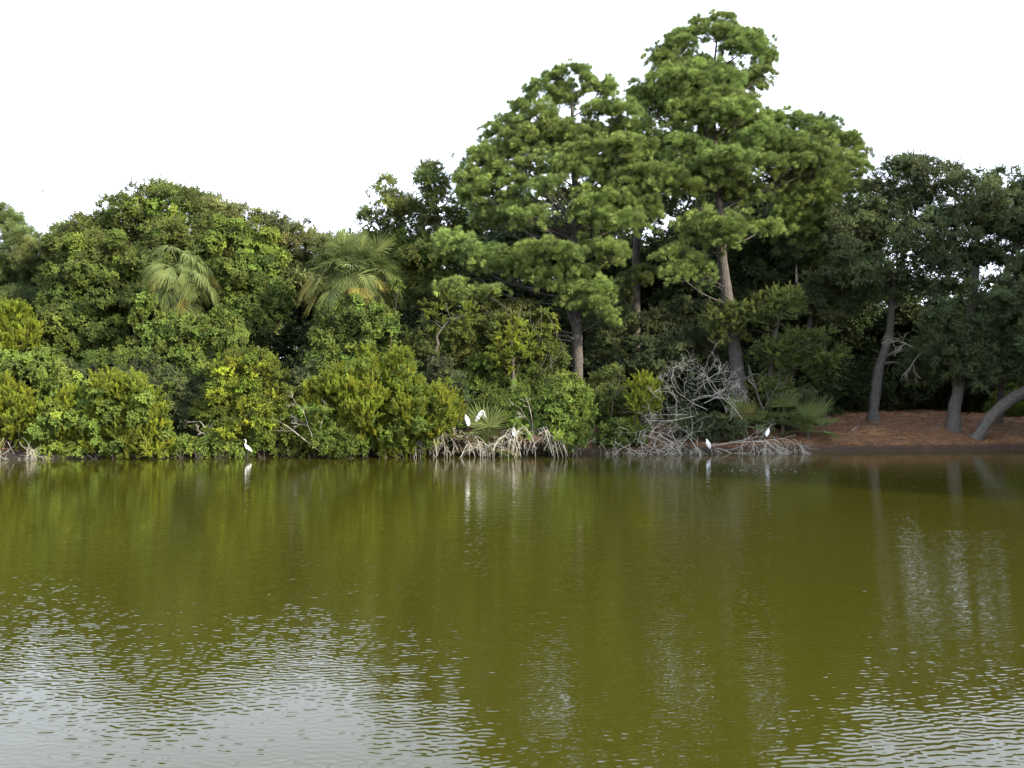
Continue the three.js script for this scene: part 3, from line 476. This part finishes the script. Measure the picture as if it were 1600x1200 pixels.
function palmetto(seed, px, py, d, label, n, size, mats = [M.frond]) {
  const f = rng(seed), b = at(px, py, d); const gy = groundY(b.x, b.z); b.y = Math.max(gy, Math.min(b.y, gy + 0.5)) - 0.03; const t = thing('palmetto', label, 'palmetto', b);
  mesh('trunk', tube([V(0, -0.4, 0), V(0.05, 0, 0), V(0.02, 0.22, 0)], [0.11, 0.10, 0.06], 7, 3, 0.2), M.darkWood, t);
  for (let i = 0; i < n; i++) { const cls = i % 4, m = new THREE.Mesh(STIFF[cls][i % 2], mats[Math.floor(f() * mats.length)]); m.name = numbered('frond'); m.castShadow = m.receiveShadow = true; m.position.set(f.n() * 0.05, 0.2, f.n() * 0.05); m.rotation.set(0, i * 2.4 + f.r(-0.3, 0.3), f.n() * 0.2, 'YXZ'); m.scale.setScalar(size * f.r(0.85, 1.15)); t.add(m); }
  return t;
}
palmetto(411, 760, 645, 47.2, 'palmetto with upright fans behind the perched white pair', 16, 1.75, [M.frond, M.frond, M.frond, M.frondYellow]);
palmetto(412, 1160, 655, 51.5, 'palmetto at the foot of the tallest pine', 12, 1.4, [M.frond, M.frondYellow]);
palmetto(413, 1222, 662, 52, 'palmetto left of the clump that ends the brush', 12, 1.5);
palmetto(414, 1262, 680, 51.6, 'rightmost palmetto, arching over the brown bank beside the clearing', 16, 1.55);
palmetto(415, 1188, 672, 51.2, 'small palmetto low behind the fallen limb and the lone bird', 8, 0.85);
palmetto(416, 1062, 672, 50.5, 'dark palmetto beneath the pale fallen treetop', 8, 0.95);

// ---------------------------------------------------------------- shrubs and vine mounds along the bank
const MY = { mat: M.myrtle, shapes: G.myrtle, lift: 1.0, out: 0.55, spread: 0.2, warm: 0.09, squash: 1.15, rad: [0.2, 0.5], wild: 0.05, cover: 3.6 };
const VI = { mat: M.vine, shapes: G.vine, lift: 0.05, hang: 0.4, name: 'vine_mound', category: 'vine' };
const OL = { mat: M.olive, shapes: G.small, lift: 0.5 };
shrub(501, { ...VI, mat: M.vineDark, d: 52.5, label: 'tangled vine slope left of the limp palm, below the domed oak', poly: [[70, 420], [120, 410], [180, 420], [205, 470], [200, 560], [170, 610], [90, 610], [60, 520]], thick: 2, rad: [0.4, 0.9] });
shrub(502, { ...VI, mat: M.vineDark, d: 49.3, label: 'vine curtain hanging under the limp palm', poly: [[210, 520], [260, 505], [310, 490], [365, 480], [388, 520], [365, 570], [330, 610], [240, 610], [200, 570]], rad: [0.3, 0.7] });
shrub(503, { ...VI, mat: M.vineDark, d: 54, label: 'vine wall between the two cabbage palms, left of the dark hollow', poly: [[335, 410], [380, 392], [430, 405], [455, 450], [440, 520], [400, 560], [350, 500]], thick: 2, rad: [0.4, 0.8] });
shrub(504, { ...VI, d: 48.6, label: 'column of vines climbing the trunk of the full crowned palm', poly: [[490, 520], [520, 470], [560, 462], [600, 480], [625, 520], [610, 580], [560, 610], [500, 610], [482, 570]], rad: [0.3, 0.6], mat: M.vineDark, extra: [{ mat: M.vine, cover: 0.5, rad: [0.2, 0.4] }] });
shrub(505, { ...MY, d: 49.5, label: 'yellowish bush at the left edge, high on the slope', poly: [[-40, 480], [10, 472], [45, 485], [65, 520], [50, 560], [-40, 575]] });
shrub(506, { ...VI, d: 47.5, label: 'bright vine mound at the left edge below the yellowish bush', poly: [[-40, 540], [20, 540], [70, 545], [115, 570], [140, 610], [120, 650], [-40, 660]], rad: [0.3, 0.65] });
shrub(507, { ...MY, d: 45.7, label: 'rusty yellow bush low at the left edge', poly: [[-40, 600], [15, 595], [45, 620], [62, 660], [60, 708], [-40, 708]] });
shrub(508, { ...MY, d: 45.6, label: 'wide yellow green bush by the water, first full bush from the left', poly: [[50, 660], [90, 625], [130, 605], [165, 590], [205, 585], [235, 600], [258, 640], [268, 690], [262, 720], [60, 722], [45, 700]], extra: [{ mat: M.vine, shapes: G.vine, cover: 0.9, lift: 0.05 }] });
shrub(509, { ...OL, mat: M.vineDark, d: 49, label: 'dark green bush filling behind the first full bush', poly: [[130, 560], [200, 545], [270, 570], [310, 600], [310, 660], [240, 680], [140, 640]] });
shrub(510, { ...OL, d: 47, label: 'round bush flecked with yellow leaves behind the standing egret', poly: [[300, 650], [310, 600], [340, 562], [385, 545], [420, 550], [445, 580], [450, 640], [430, 690], [320, 695]], warm: 0.12, extra: [{ mat: M.myrtle, cover: 1.1, warm: 0.2, spread: 0.4 }] });
shrub(511, { ...OL, d: 46.6, label: 'low bush right of the egret around the dead forked branch', poly: [[400, 660], [430, 620], [480, 600], [525, 620], [530, 680], [510, 712], [410, 712]], mat: M.olive });
shrub(512, { ...MY, d: 46.4, label: 'largest yellow bush with spiky tops, between the palm and the brush piles', poly: [[475, 610], [505, 590], [545, 575], [560, 542], [580, 548], [600, 585], [620, 550], [640, 553], [650, 590], [690, 610], [700, 588], [715, 620], [720, 660], [700, 700], [660, 712], [490, 712], [468, 670]], thick: 1.8, rad: [0.2, 0.55], extra: [{ mat: M.vine, shapes: G.small, cover: 0.9, lift: 0.3, dz: 0.1 }] });
shrub(513, { ...OL, mat: M.vine, d: 45.6, label: 'small fresh green bush at the water in front of the largest bush', poly: [[500, 690], [520, 672], [555, 675], [570, 695], [560, 716], [505, 716]] });
shrub(514, { ...MY, d: 45.9, label: 'small yellow bush on the water edge left of the brush piles', poly: [[600, 690], [620, 672], [645, 680], [650, 716], [598, 716]] });
shrub(515, { ...VI, d: 47.2, label: 'leafy vine covered bush below the front pine trunk', poly: [[832, 690], [840, 620], [865, 590], [895, 583], [918, 605], [925, 650], [918, 695], [880, 705]], rad: [0.25, 0.5], extra: [{ mat: M.vine, shapes: G.small, cover: 0.9 }] });
shrub(516, { ...OL, mat: M.vine, d: 47.4, label: 'pale green bush between palmetto and vine covered bush', poly: [[788, 650], [800, 605], [825, 600], [842, 630], [838, 680], [800, 690]] });
shrub(517, { ...MY, d: 49.5, label: 'small yellow green bush left of the pale fallen treetop', poly: [[978, 630], [985, 595], [1012, 588], [1032, 610], [1030, 650], [1000, 665]] });
shrub(518, { ...VI, d: 46.2, label: 'low vines trailing on the bank around the standing egret', poly: [[258, 705], [270, 688], [320, 683], [370, 690], [405, 698], [400, 712], [262, 714]], rad: [0.15, 0.3], thick: 0.5, dens: 70 });
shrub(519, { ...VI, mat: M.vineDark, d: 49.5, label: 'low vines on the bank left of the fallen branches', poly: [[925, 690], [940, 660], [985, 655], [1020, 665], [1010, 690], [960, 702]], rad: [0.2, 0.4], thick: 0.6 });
shrub(520, { ...OL, mat: M.oak, d: 51.5, label: 'dark bush right of the vine covered bush, under the pine', poly: [[915, 640], [930, 590], [960, 570], [985, 600], [985, 660], [930, 670]] });
shrub(521, { ...OL, mat: M.oakDark, d: 53, label: 'dark bush between the palmettos on the right bank', poly: [[1205, 630], [1230, 605], [1265, 612], [1280, 640], [1255, 660], [1210, 660]] });
shrub(525, { ...OL, mat: M.oakDark, d: 50.9, label: 'low dark growth behind the fallen branches, under the pale fallen treetop', poly: [[1035, 660], [1070, 645], [1120, 650], [1165, 665], [1160, 688], [1050, 690]], rad: [0.2, 0.45], thick: 0.7 });
shrub(526, { ...OL, d: 48.3, label: 'unbroken mixed thicket filling the gaps behind the row of waterside bushes', poly: [[-40, 570], [60, 555], [140, 580], [240, 560], [300, 590], [340, 560], [450, 590], [500, 560], [600, 575], [700, 560], [730, 600], [725, 705], [-40, 705]], mat: M.oakDark, spread: 0.4, stems: 26, rad: [0.25, 0.6] });
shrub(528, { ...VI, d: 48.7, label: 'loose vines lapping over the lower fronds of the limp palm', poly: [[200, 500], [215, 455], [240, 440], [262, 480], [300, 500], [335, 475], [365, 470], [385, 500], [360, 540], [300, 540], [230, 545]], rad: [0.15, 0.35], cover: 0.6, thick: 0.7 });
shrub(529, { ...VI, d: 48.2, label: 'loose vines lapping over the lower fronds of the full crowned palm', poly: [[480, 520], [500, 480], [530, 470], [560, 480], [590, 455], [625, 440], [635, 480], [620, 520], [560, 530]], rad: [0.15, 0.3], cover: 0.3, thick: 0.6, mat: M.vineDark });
shrub(527, { ...VI, d: 55, label: 'light vine veil spilling over the crowns between the domed oak and the dark hollow', poly: [[255, 330], [300, 318], [350, 340], [400, 345], [450, 370], [470, 410], [430, 430], [370, 410], [330, 420], [280, 400]], rad: [0.2, 0.6], cover: 1.3, thick: 1.5, wild: 0.3 });
shrub(522, { ...OL, mat: M.vine, d: 66, label: 'sunlit bush at the back of the clearing, by the right edge', poly: [[1540, 650], [1555, 610], [1600, 600], [1680, 610], [1680, 655], [1600, 660]], thick: 1.5 });
shrub(523, { ...OL, mat: M.vineDark, d: 50.5, label: 'green thicket behind the palmetto of the perched pair', poly: [[700, 590], [740, 560], [790, 560], [840, 570], [850, 620], [800, 650], [720, 650]], rad: [0.3, 0.7] });
shrub(524, { ...OL, mat: M.oak, d: 52, label: 'shaded thicket hung with vines left of the front pine trunk', poly: [[620, 520], [700, 500], [780, 470], [860, 480], [885, 540], [870, 600], [760, 600], [640, 590]], rad: [0.4, 0.8], thick: 2 });

// ---------------------------------------------------------------- dead wood
function deadwood(seed, name, label, d, stems, mat, o = {}, category = 'dead branches') {
  const f = rng(seed), base = at(stems[0].from[0], stems[0].from[1], d), t = thing(name, label, category, base);
  for (const s of stems) {
    const list = [], p = at(s.from[0], s.from[1], d - (s.dz ?? 0)), q = at(s.to[0], s.to[1], d - (s.dz2 ?? s.dz ?? 0)), len = p.distanceTo(q);
    twigTree(f, list, p, q.clone().sub(p).normalize(), len, s.r ?? 0.035, s.depth ?? 3, { ...o, ...s });
    mesh('branch', local(merged(list), base), mat, t);
  }
  return t;
}
deadwood(601, 'fallen_treetop', 'pale bare fallen treetop at the foot of the tallest pine', 49.4, [
  { from: [1160, 655], to: [1090, 605], r: 0.0210, depth: 3 }, { from: [1105, 640], to: [1035, 600], r: 0.0190, depth: 3, dz: 0.3 }, { from: [1130, 615], to: [1100, 572], r: 0.0150, depth: 3, dz: 0.2 }, { from: [1085, 650], to: [1010, 640], r: 0.0190, depth: 2, dz: 0.5 },
  { from: [1090, 600], to: [1140, 570], r: 0.0129, depth: 3, dz: 0.4 }, { from: [1060, 620], to: [1025, 575], r: 0.0129, depth: 3, dz: 0.5 }, { from: [1080, 625], to: [1135, 620], r: 0.0129, depth: 3, dz: 0.5 }, { from: [1050, 610], to: [1110, 655], r: 0.0129, depth: 3, dz: 0.7 }, { from: [1140, 600], to: [1178, 590], r: 0.0082, depth: 2, dz: 0.3 }, { from: [1075, 648], to: [1005, 634], r: 0.0160, depth: 2, dz: 0.6, bend: 0.25 }, { from: [1062, 628], to: [1022, 612], r: 0.0144, depth: 3, dz: 0.6 }, { from: [1100, 630], to: [1160, 622], r: 0.0144, depth: 3, dz: 0.6 }], M.greyWood, { bend: 0.5, fork: [3, 5], sag: 0.03, shrink: 0.62, min: 0.0045 });
function brush(seed, label, d, cx, w, top, mat) {         // heap of limbs arching over and down into the water
  const f = rng(seed), b = at(cx, 712, d); b.y = 0.1; const t = thing('brush_pile', label, 'brush pile', b), m = d / F, W = w * m / 2, H = (714 - top) * m;
  for (let k = 0; k < 40; k++) {
    const list = [], u = f.r(-0.8, 0.8), h = H * (1 - 0.75 * u * u) * f.r(0.45, 1.0), start = V(b.x + u * W, 0.05 + h, b.z - f.r(-0.5, 0.9)), run = f.r(0.35, 1.0) * (f() < 0.5 + 0.45 * u ? 1 : -1);
    const end = V(start.x + run, f.r(-0.15, 0.2), start.z + f.r(0, 0.9)), mid = start.clone().lerp(end, 0.4); mid.y = start.y + f.r(-0.1, 0.12);
    const q1 = start.clone().lerp(mid, 0.5).add(f.dir().multiplyScalar(0.1)), q2 = mid.clone().lerp(end, 0.5).add(f.dir().multiplyScalar(0.14)).add(V(run * 0.12, 0.1, 0)), r = f.r(0.010, 0.024);
    list.push(tube([start, q1, mid, q2, end], [r, r, r * 0.85, r * 0.7, r * 0.45], 5, 3));
    for (const q of [start, q1, mid, q2]) twigTree(f, list, q, end.clone().sub(mid).normalize().add(f.dir().multiplyScalar(1.1)).normalize(), f.r(0.25, 0.6), r * 0.6, 1, { bend: 0.45, sag: 0.1, fork: [1, 2], min: 0.005 });
    mesh('branch', local(merged(list), b), mat, t);
  }
  return t;
}
brush(602, 'grey brush pile under the two perched pair birds, left of two heaps', 46.3, 700, 108, 668, M.greyWood);
brush(603, 'tan brush pile of arching limbs, right of two heaps, below the vine covered bush', 46.3, 828, 140, 660, M.tanWood);
deadwood(604, 'dead_branch', 'thin bare upright branch rising from the tan brush pile', 46.4, [{ from: [834, 690], to: [828, 640], r: 0.017, depth: 3, fork: [2, 4] }, { from: [832, 665], to: [812, 638], r: 0.008, depth: 2 }], M.tanWood, { bend: 0.2, shrink: 0.55 }, 'dead branch');
deadwood(605, 'fallen_branches', 'long fallen branches hanging in the water left of the low white bird', 48.2, [
  { from: [1005, 680], to: [1095, 705], r: 0.025, depth: 2, dz: 0.3 }, { from: [1030, 678], to: [1060, 708], r: 0.021, depth: 2, dz: 0.4 }, { from: [1050, 678], to: [1085, 712], r: 0.017, depth: 2, dz: 0.4 }, { from: [1075, 682], to: [1105, 714], r: 0.017, depth: 2, dz: 0.4 }, { from: [1000, 690], to: [1035, 712], r: 0.017, depth: 2, dz: 0.4 }, { from: [985, 695], to: [935, 708], r: 0.017, depth: 2, dz: 0.3 }, { from: [1060, 690], to: [1010, 660], r: 0.014, depth: 3 }, { from: [1080, 690], to: [1100, 640], r: 0.010, depth: 1 }, { from: [960, 690], to: [1000, 712], r: 0.014, depth: 2, dz: 0.3 }, { from: [1040, 700], to: [985, 712], r: 0.013, depth: 3, dz: 0.5 }, { from: [1090, 690], to: [1050, 668], r: 0.013, depth: 2 }, { from: [1062, 690], to: [1085, 655], r: 0.010, depth: 2 }, ...Array.from({ length: 22 }, (_, i) => ({ from: [930 + i * 8, 684 + (i * 7) % 14], to: [930 + i * 8 + ((i * 37) % 60) - 30, 713], r: 0.010, depth: 2, dz: 0.3 + (i % 4) * 0.15 }))], M.greyWood, { bend: 0.3, sag: 0.06, fork: [3, 5], shrink: 0.6, min: 0.005 });
deadwood(606, 'fallen_limb', 'long fallen limb with fingered end, white bird on top', 49.3, [
  { from: [1110, 697], to: [1215, 686], r: 0.026, depth: 2, bend: 0.14 }, { from: [1180, 690], to: [1255, 700], r: 0.025, depth: 2, dz: 0.3 }, { from: [1195, 686], to: [1235, 712], r: 0.021, depth: 2, dz: 0.5 }, { from: [1200, 688], to: [1188, 712], r: 0.021, depth: 2, dz: 0.5 }, { from: [1210, 686], to: [1265, 708], r: 0.017, depth: 3, dz: 0.5 }, { from: [1175, 690], to: [1210, 712], r: 0.017, depth: 2, dz: 0.6 }, { from: [1215, 686], to: [1250, 690], r: 0.014, depth: 2, dz: 0.2 }, { from: [1120, 700], to: [1170, 708], r: 0.021, depth: 2, dz: 0.4 }, { from: [1115, 698], to: [1140, 712], r: 0.014, depth: 2, dz: 0.4 }, { from: [1140, 690], to: [1190, 668], r: 0.013, depth: 2 }, ...Array.from({ length: 18 }, (_, i) => ({ from: [1165 + i * 5, 683 + (i * 5) % 9], to: [1165 + i * 5 + ((i * 29) % 40) - 10, 713], r: 0.010, depth: 2, dz: 0.4 + (i % 4) * 0.2 }))], M.greyWood, { bend: 0.28, sag: 0.07, shrink: 0.6, fork: [3, 5], min: 0.005 });
deadwood(607, 'dead_branch', 'grey forked dead branch in the low bush right of the egret', 45.1, [{ from: [500, 705], to: [440, 665], r: 0.025, depth: 2 }, { from: [490, 690], to: [475, 640], r: 0.017, depth: 3 }, { from: [495, 685], to: [503, 635], r: 0.014, depth: 2 }], M.greyWood, { bend: 0.2, shrink: 0.55 });
deadwood(608, 'dead_branch', 'broken grey snag leaning left among vines beside the egret', 46, [{ from: [333, 694], to: [314, 655], r: 0.028, depth: 2 }, { from: [326, 680], to: [308, 668], r: 0.010, depth: 3 }, { from: [345, 705], to: [347, 682], r: 0.035, depth: 0 }], M.greyWood, { bend: 0.15, shrink: 0.5 });
deadwood(609, 'dead_brush', 'dull grey brush at the water in the left corner', 45.0, [0, 12, 24, 36, 48, -10, 6, 30].map((x, i) => ({ from: [x, 684 + (i % 3) * 6], to: [x + (i % 2 ? 26 : -22), 716], r: 0.013, depth: 3, dz: 0.1 * i })), M.tanWood, { bend: 0.35, sag: 0.1, fork: [3, 5], min: 0.005 });
deadwood(610, 'snag', 'weathered snag standing between front pine and fallen treetop', 49.8, [{ from: [955, 650], to: [968, 600], r: 0.0310, depth: 2 }, { from: [962, 615], to: [972, 580], r: 0.0186, depth: 1 }], M.oakBark, { bend: 0.2, shrink: 0.5 });
deadwood(611, 'bare_trunk', 'pale leaning bare trunk right of the tallest pine base', 51, [{ from: [1192, 640], to: [1166, 570], r: 0.0558, depth: 1, bend: 0.06 }, { from: [1192, 640], to: [1212, 595], r: 0.0248, depth: 3 }, { from: [1200, 625], to: [1190, 600], r: 0.0186, depth: 2 }], M.oakBark, { bend: 0.18, shrink: 0.5 });
deadwood(613, 'fallen_log', 'grey fallen branch lying on the brown bank near the rightmost palmetto', 54, [{ from: [1296, 686], to: [1340, 684], r: 0.06, depth: 1, bend: 0.08 }, { from: [1318, 685], to: [1336, 690], r: 0.03, depth: 1 }], M.greyWood, { bend: 0.1, flatten: 0.6 }, 'log');
deadwood(614, 'fallen_log', 'thin grey stick on the ground between the bare trunked oak and stout oak', 55, [{ from: [1412, 683], to: [1448, 679], r: 0.04, depth: 2, bend: 0.08 }], M.greyWood, { bend: 0.12, flatten: 0.6 }, 'log');
deadwood(615, 'dead_brush', 'dark twiggy tangle at the waterline beneath the low vines of the egret', 45.1, Array.from({ length: 16 }, (_, i) => ({ from: [262 + i * 10, 700 + (i * 5) % 9], to: [262 + i * 10 + ((i * 31) % 44) - 22, 718], r: 0.011, depth: 2, dz: (i % 3) * 0.12 })), M.darkWood, { bend: 0.35, sag: 0.08, fork: [2, 4], min: 0.004 });
deadwood(616, 'dead_brush', 'brown bare twigs at the water under the wide yellow green bush', 45.0, Array.from({ length: 14 }, (_, i) => ({ from: [70 + i * 13, 702 + (i * 7) % 9], to: [70 + i * 13 + ((i * 23) % 40) - 20, 720], r: 0.011, depth: 2, dz: (i % 3) * 0.1 })), M.oakBark, { bend: 0.35, sag: 0.05, fork: [2, 4], min: 0.004 });
deadwood(617, 'dead_brush', 'dark drooping twigs at the water under the largest yellow bush', 45.3, Array.from({ length: 14 }, (_, i) => ({ from: [470 + i * 12, 702 + (i * 7) % 9], to: [470 + i * 12 + ((i * 23) % 40) - 20, 719], r: 0.011, depth: 2, dz: (i % 3) * 0.1 })), M.darkWood, { bend: 0.35, sag: 0.05, fork: [2, 4], min: 0.004 });
deadwood(612, 'dead_branch', 'bare grey hanging branches at the lower oak limbs over the clearing', 55, [{ from: [1445, 545], to: [1470, 530], r: 0.03, depth: 3 }, { from: [1440, 550], to: [1425, 575], r: 0.02, depth: 3 }, { from: [1440, 548], to: [1405, 540], r: 0.025, depth: 3 }], M.greyWood, { bend: 0.25, sag: 0.06 });

{ // bare vine stems
  const f = rng(620), b = at(835, 600, 50.2), t = thing('hanging_vines', 'thin bare vine stems hanging in loops left of the front pine trunk', 'vine', b);
  for (let k = 0; k < 12; k++) { const x = f.r(800, 872), y = f.r(472, 500), dz = f.r(-0.4, 0.5), pts = [0, 0.3, 0.6, 1].map((u) => at(x + f.n() * 9 + u * f.r(-14, 14), lerp(y, f.r(575, 612), u), 50.2 - dz - f.n() * 0.1)); mesh('stem', local(tube(pts, [0.012, 0.014, 0.012, 0.014], 5, 6), b), k % 3 ? M.darkWood : M.oakBark, t); }
  const cl = clumps(f, [[800, 500], [830, 480], [870, 490], [862, 560], [820, 580]], 50.3, { thick: 0.7, rad: [0.15, 0.3], cover: 0.9 }); scatter('leaves', G.vine, M.olive, leaves(f, cl, { dens: 60 }), t, f);
}
{ // pine straw and leaf litter on the ground
  const f = rng(630), g = geom([]); const pos = []; for (let k = 0; k < 9; k++) leaf(pos, V(f.r(-0.2, 0.2), f.r(0, 0.03), f.r(-0.2, 0.2)), V(f.n(), 0.12 * f.n(), f.n()).normalize(), V(0.2 * f.n(), 1, 0.2 * f.n()).normalize(), f.r(0.08, 0.22), f.r(0.02, 0.05), 0.15);
  const list = []; for (let k = 0; k < 9000; k++) { const x = f.r(-26, 34), z = -(47.9 + x * 0.131) - Math.pow(f(), 1.5) * 24 - 0.5; if (x < 10 && f() < 0.6) continue; const b = f.r(0.5, 1.6); list.push({ p: V(x, groundY(x, z) + 0.012, z), d: V(f.n() * 0.12, 1, f.n() * 0.12).normalize(), s: f.r(0.7, 1.5), c: rgb(b, b * f.r(0.8, 1.1), b * f.r(0.7, 1.1)) }); }
  const o = new THREE.Group(); o.name = 'leaf_litter'; o.userData.kind = 'stuff'; o.userData.label = 'brown pine straw and fallen leaves strewn over the bank and clearing'; o.userData.category = 'leaf litter'; scene.add(o);
  scatter('litter', [geom(pos)], new THREE.MeshStandardMaterial({ color: rgb(0.25, 0.135, 0.06), roughness: 1, side: THREE.DoubleSide }), list, o, f);
}

{ // scraps drifting on the pond
  const f = rng(640), pos = [], o = new THREE.Group(); o.name = 'floating_scraps'; o.userData = { kind: 'stuff', label: 'pale leaf scraps drifting on the water in front of the long fallen limb', category: 'floating leaves' }; scene.add(o);
  for (let k = 0; k < 46; k++) { const c = at(1195 + f.n() * 45, 735 + f.n() * 4.5, 38), d = EYE / ((735 + f.n() * 5 - 610) / F); leaf(pos, V(c.x, 0.008, -d), V(f.n(), 0.03, f.n()).normalize(), V(0, 1, 0), f.r(0.04, 0.11), f.r(0.02, 0.05), 0.1); }
  mesh('leaf_scraps', geom(pos), new THREE.MeshStandardMaterial({ color: rgb(0.5, 0.5, 0.42), roughness: 0.7, side: THREE.DoubleSide }), o, true);
}

// ---------------------------------------------------------------- birds
// one continuous skin swept along a spine; each ring (x, y, z, half width, half height)
function skin(rings, sides = 14, sub = 5) {
  const curve = new THREE.CatmullRomCurve3(rings.map((r) => V(r[0], r[1], r[2])), false, 'centripetal'), n = (rings.length - 1) * sub, pos = [], idx = [];
  for (let i = 0; i <= n; i++) {
    const k = i / n * (rings.length - 1), a = Math.min(rings.length - 2, Math.floor(k)), u = k - a, uu = u * u * (3 - 2 * u), p = curve.getPoint(i / n), tn = curve.getTangent(i / n), w = lerp(rings[a][3], rings[a + 1][3], uu), h = lerp(rings[a][4], rings[a + 1][4], uu), sd = V(0, 0, 1), up = V().crossVectors(sd, tn).normalize();
    for (let j = 0; j < sides; j++) { const t = j / sides * 6.2832, q = p.clone().addScaledVector(sd, Math.cos(t) * w).addScaledVector(up, Math.sin(t) * h); pos.push(q.x, q.y, q.z); }
  }
  for (let i = 0; i < n; i++) for (let j = 0; j < sides; j++) { const a = i * sides + j, b = i * sides + (j + 1) % sides; idx.push(a, b, a + sides, b, b + sides, a + sides); }
  const g = geom(pos, idx); g.computeVertexNormals(); return g;
}
const legGeo = (x, z, y0, l) => tube([V(x, y0, z), V(x + 0.02, y0 - l * 0.5, z), V(x - 0.01, y0 - l, z), V(x + 0.07, y0 - l - 0.01, z)], [0.012, 0.009, 0.008, 0.005], 5, 3);
// upright wader, head towards +x
const STAND = skin([[-0.36, 0.20, 0, 0.004, 0.004], [-0.30, 0.25, 0, 0.045, 0.03], [-0.16, 0.36, 0, 0.10, 0.10], [0.0, 0.48, 0, 0.115, 0.125], [0.09, 0.58, 0, 0.075, 0.085], [0.13, 0.68, 0, 0.04, 0.04], [0.09, 0.80, 0, 0.028, 0.028], [0.10, 0.90, 0, 0.028, 0.03], [0.15, 0.945, 0, 0.034, 0.036], [0.20, 0.94, 0, 0.024, 0.024], [0.235, 0.932, 0, 0.004, 0.004]]);
const HUNCH = skin([[-0.20, 0.02, 0, 0.004, 0.004], [-0.19, 0.10, 0, 0.06, 0.035], [-0.10, 0.26, 0, 0.13, 0.10], [-0.01, 0.42, 0, 0.145, 0.13], [0.05, 0.54, 0, 0.115, 0.115], [0.09, 0.62, 0, 0.065, 0.07], [0.13, 0.67, 0, 0.05, 0.05], [0.19, 0.665, 0, 0.034, 0.034], [0.225, 0.655, 0, 0.004, 0.004]]);
const billGeo = (x, y, l, drop) => tube([V(x - 0.01, y, 0), V(x + l * 0.5, y - drop * 0.4, 0), V(x + l, y - drop, 0)], [0.018, 0.012, 0.003], 6, 3);
const wingGeo = (z) => { const s = Math.sign(z), g = skin([[-0.24, 0.06, z * 0.55, 0.004, 0.01], [-0.17, 0.2, z * 0.9, 0.018, 0.05], [-0.07, 0.36, z, 0.022, 0.09], [0.03, 0.5, z * 0.85, 0.014, 0.05], [0.05, 0.54, z * 0.7, 0.003, 0.01]], 8, 4); return g; };
function bird(kind, label, px, py, d, turn, scale, mats = {}) {          // py = underside of the feet
  const t = thing(kind === 'stand' ? 'egret' : mats.name ?? 'wading_bird', label, kind === 'stand' ? 'egret' : 'bird', at(px, py, d)); t.rotation.y = turn; t.scale.setScalar(scale);
  const legL = kind === 'stand' ? 0.34 : 0.26, y = legL;
  const body = mesh('body', kind === 'stand' ? STAND : HUNCH, mats.body ?? M.white, t); body.position.y = y - (kind === 'stand' ? 0.3 : 0.06);
  const off = body.position.y;
  if (kind !== 'stand') for (const z of [-0.125, 0.125]) { const w = mesh('wing', wingGeo(z), mats.wing ?? M.white, t); w.position.y = off; }
  const b = mesh('bill', kind === 'stand' ? billGeo(0.225, 0.932, 0.13, 0.015) : billGeo(0.21, 0.655, 0.19, 0.07), M.dark, t); b.position.y = off;
  for (const z of [-0.045, 0.045]) mesh('leg', legGeo(kind === 'stand' ? -0.04 : -0.03, z, legL + 0.06, legL + 0.05), M.dark, t);
  return t;
}
bird('stand', 'slender white egret standing alone on the vines of the left bank', 386, 712, 45.7, Math.PI - 0.25, 0.82);
bird('hunch', 'white hunched bird on the grey brush, left of the perched pair', 729, 672, 46.3, 2.2, 0.86);
bird('hunch', 'larger white bird of the perched pair, tail pointing left', 749, 666, 46.4, 0.35, 0.86);
bird('hunch', 'right hand bird of the perched pair, leaning against its mate', 756, 664, 46.6, Math.PI - 0.5, 0.84);
bird('hunch', 'white bird on the tan brush pile', 803, 688, 46.2, 1.7, 0.78);
bird('hunch', 'white bird sitting lowest, just above the water on fallen branches', 1106, 706, 48.3, 2.0, 0.74);
bird('hunch', 'white bird perched on the long fallen limb furthest right', 1200, 687, 49.3, 0.8, 0.68);
bird('hunch', 'grey and white heron half hidden in the largest yellow bush', 640, 672, 45.9, 0.6, 0.62, { body: M.greyFeather, wing: M.greyFeather, name: 'grey_heron' });
{
  const t = thing('flying_bird', 'small dark bird flying in the pale sky at far left', 'bird', at(66.5, 298, 40));
  mesh('body', skin([[0, -0.13, 0, 0.004, 0.004], [0, -0.06, 0, 0.02, 0.02], [-0.02, 0.0, 0, 0.03, 0.03], [-0.03, 0.04, 0, 0.018, 0.018], [-0.035, 0.06, 0, 0.003, 0.003]], 10, 4).rotateZ(0.35), M.dark, t);
  for (const s of [-1, 1]) { const g = geom([0, 0, 0.03, s * 0.07, 0.035, 0.03, s * 0.15, 0.03, -0.01, s * 0.08, 0.015, -0.03, 0, -0.01, -0.03, 0, 0.012, 0, s * 0.07, 0.045, 0, s * 0.15, 0.034, -0.008], [0, 1, 6, 0, 6, 5, 5, 6, 3, 5, 3, 4, 1, 2, 7, 1, 7, 6, 6, 7, 3, 7, 2, 3, 0, 4, 3, 0, 3, 1, 1, 3, 2]); g.computeVertexNormals(); mesh('wing', g, M.dark, t); }
}
renderer.render(scene, camera);
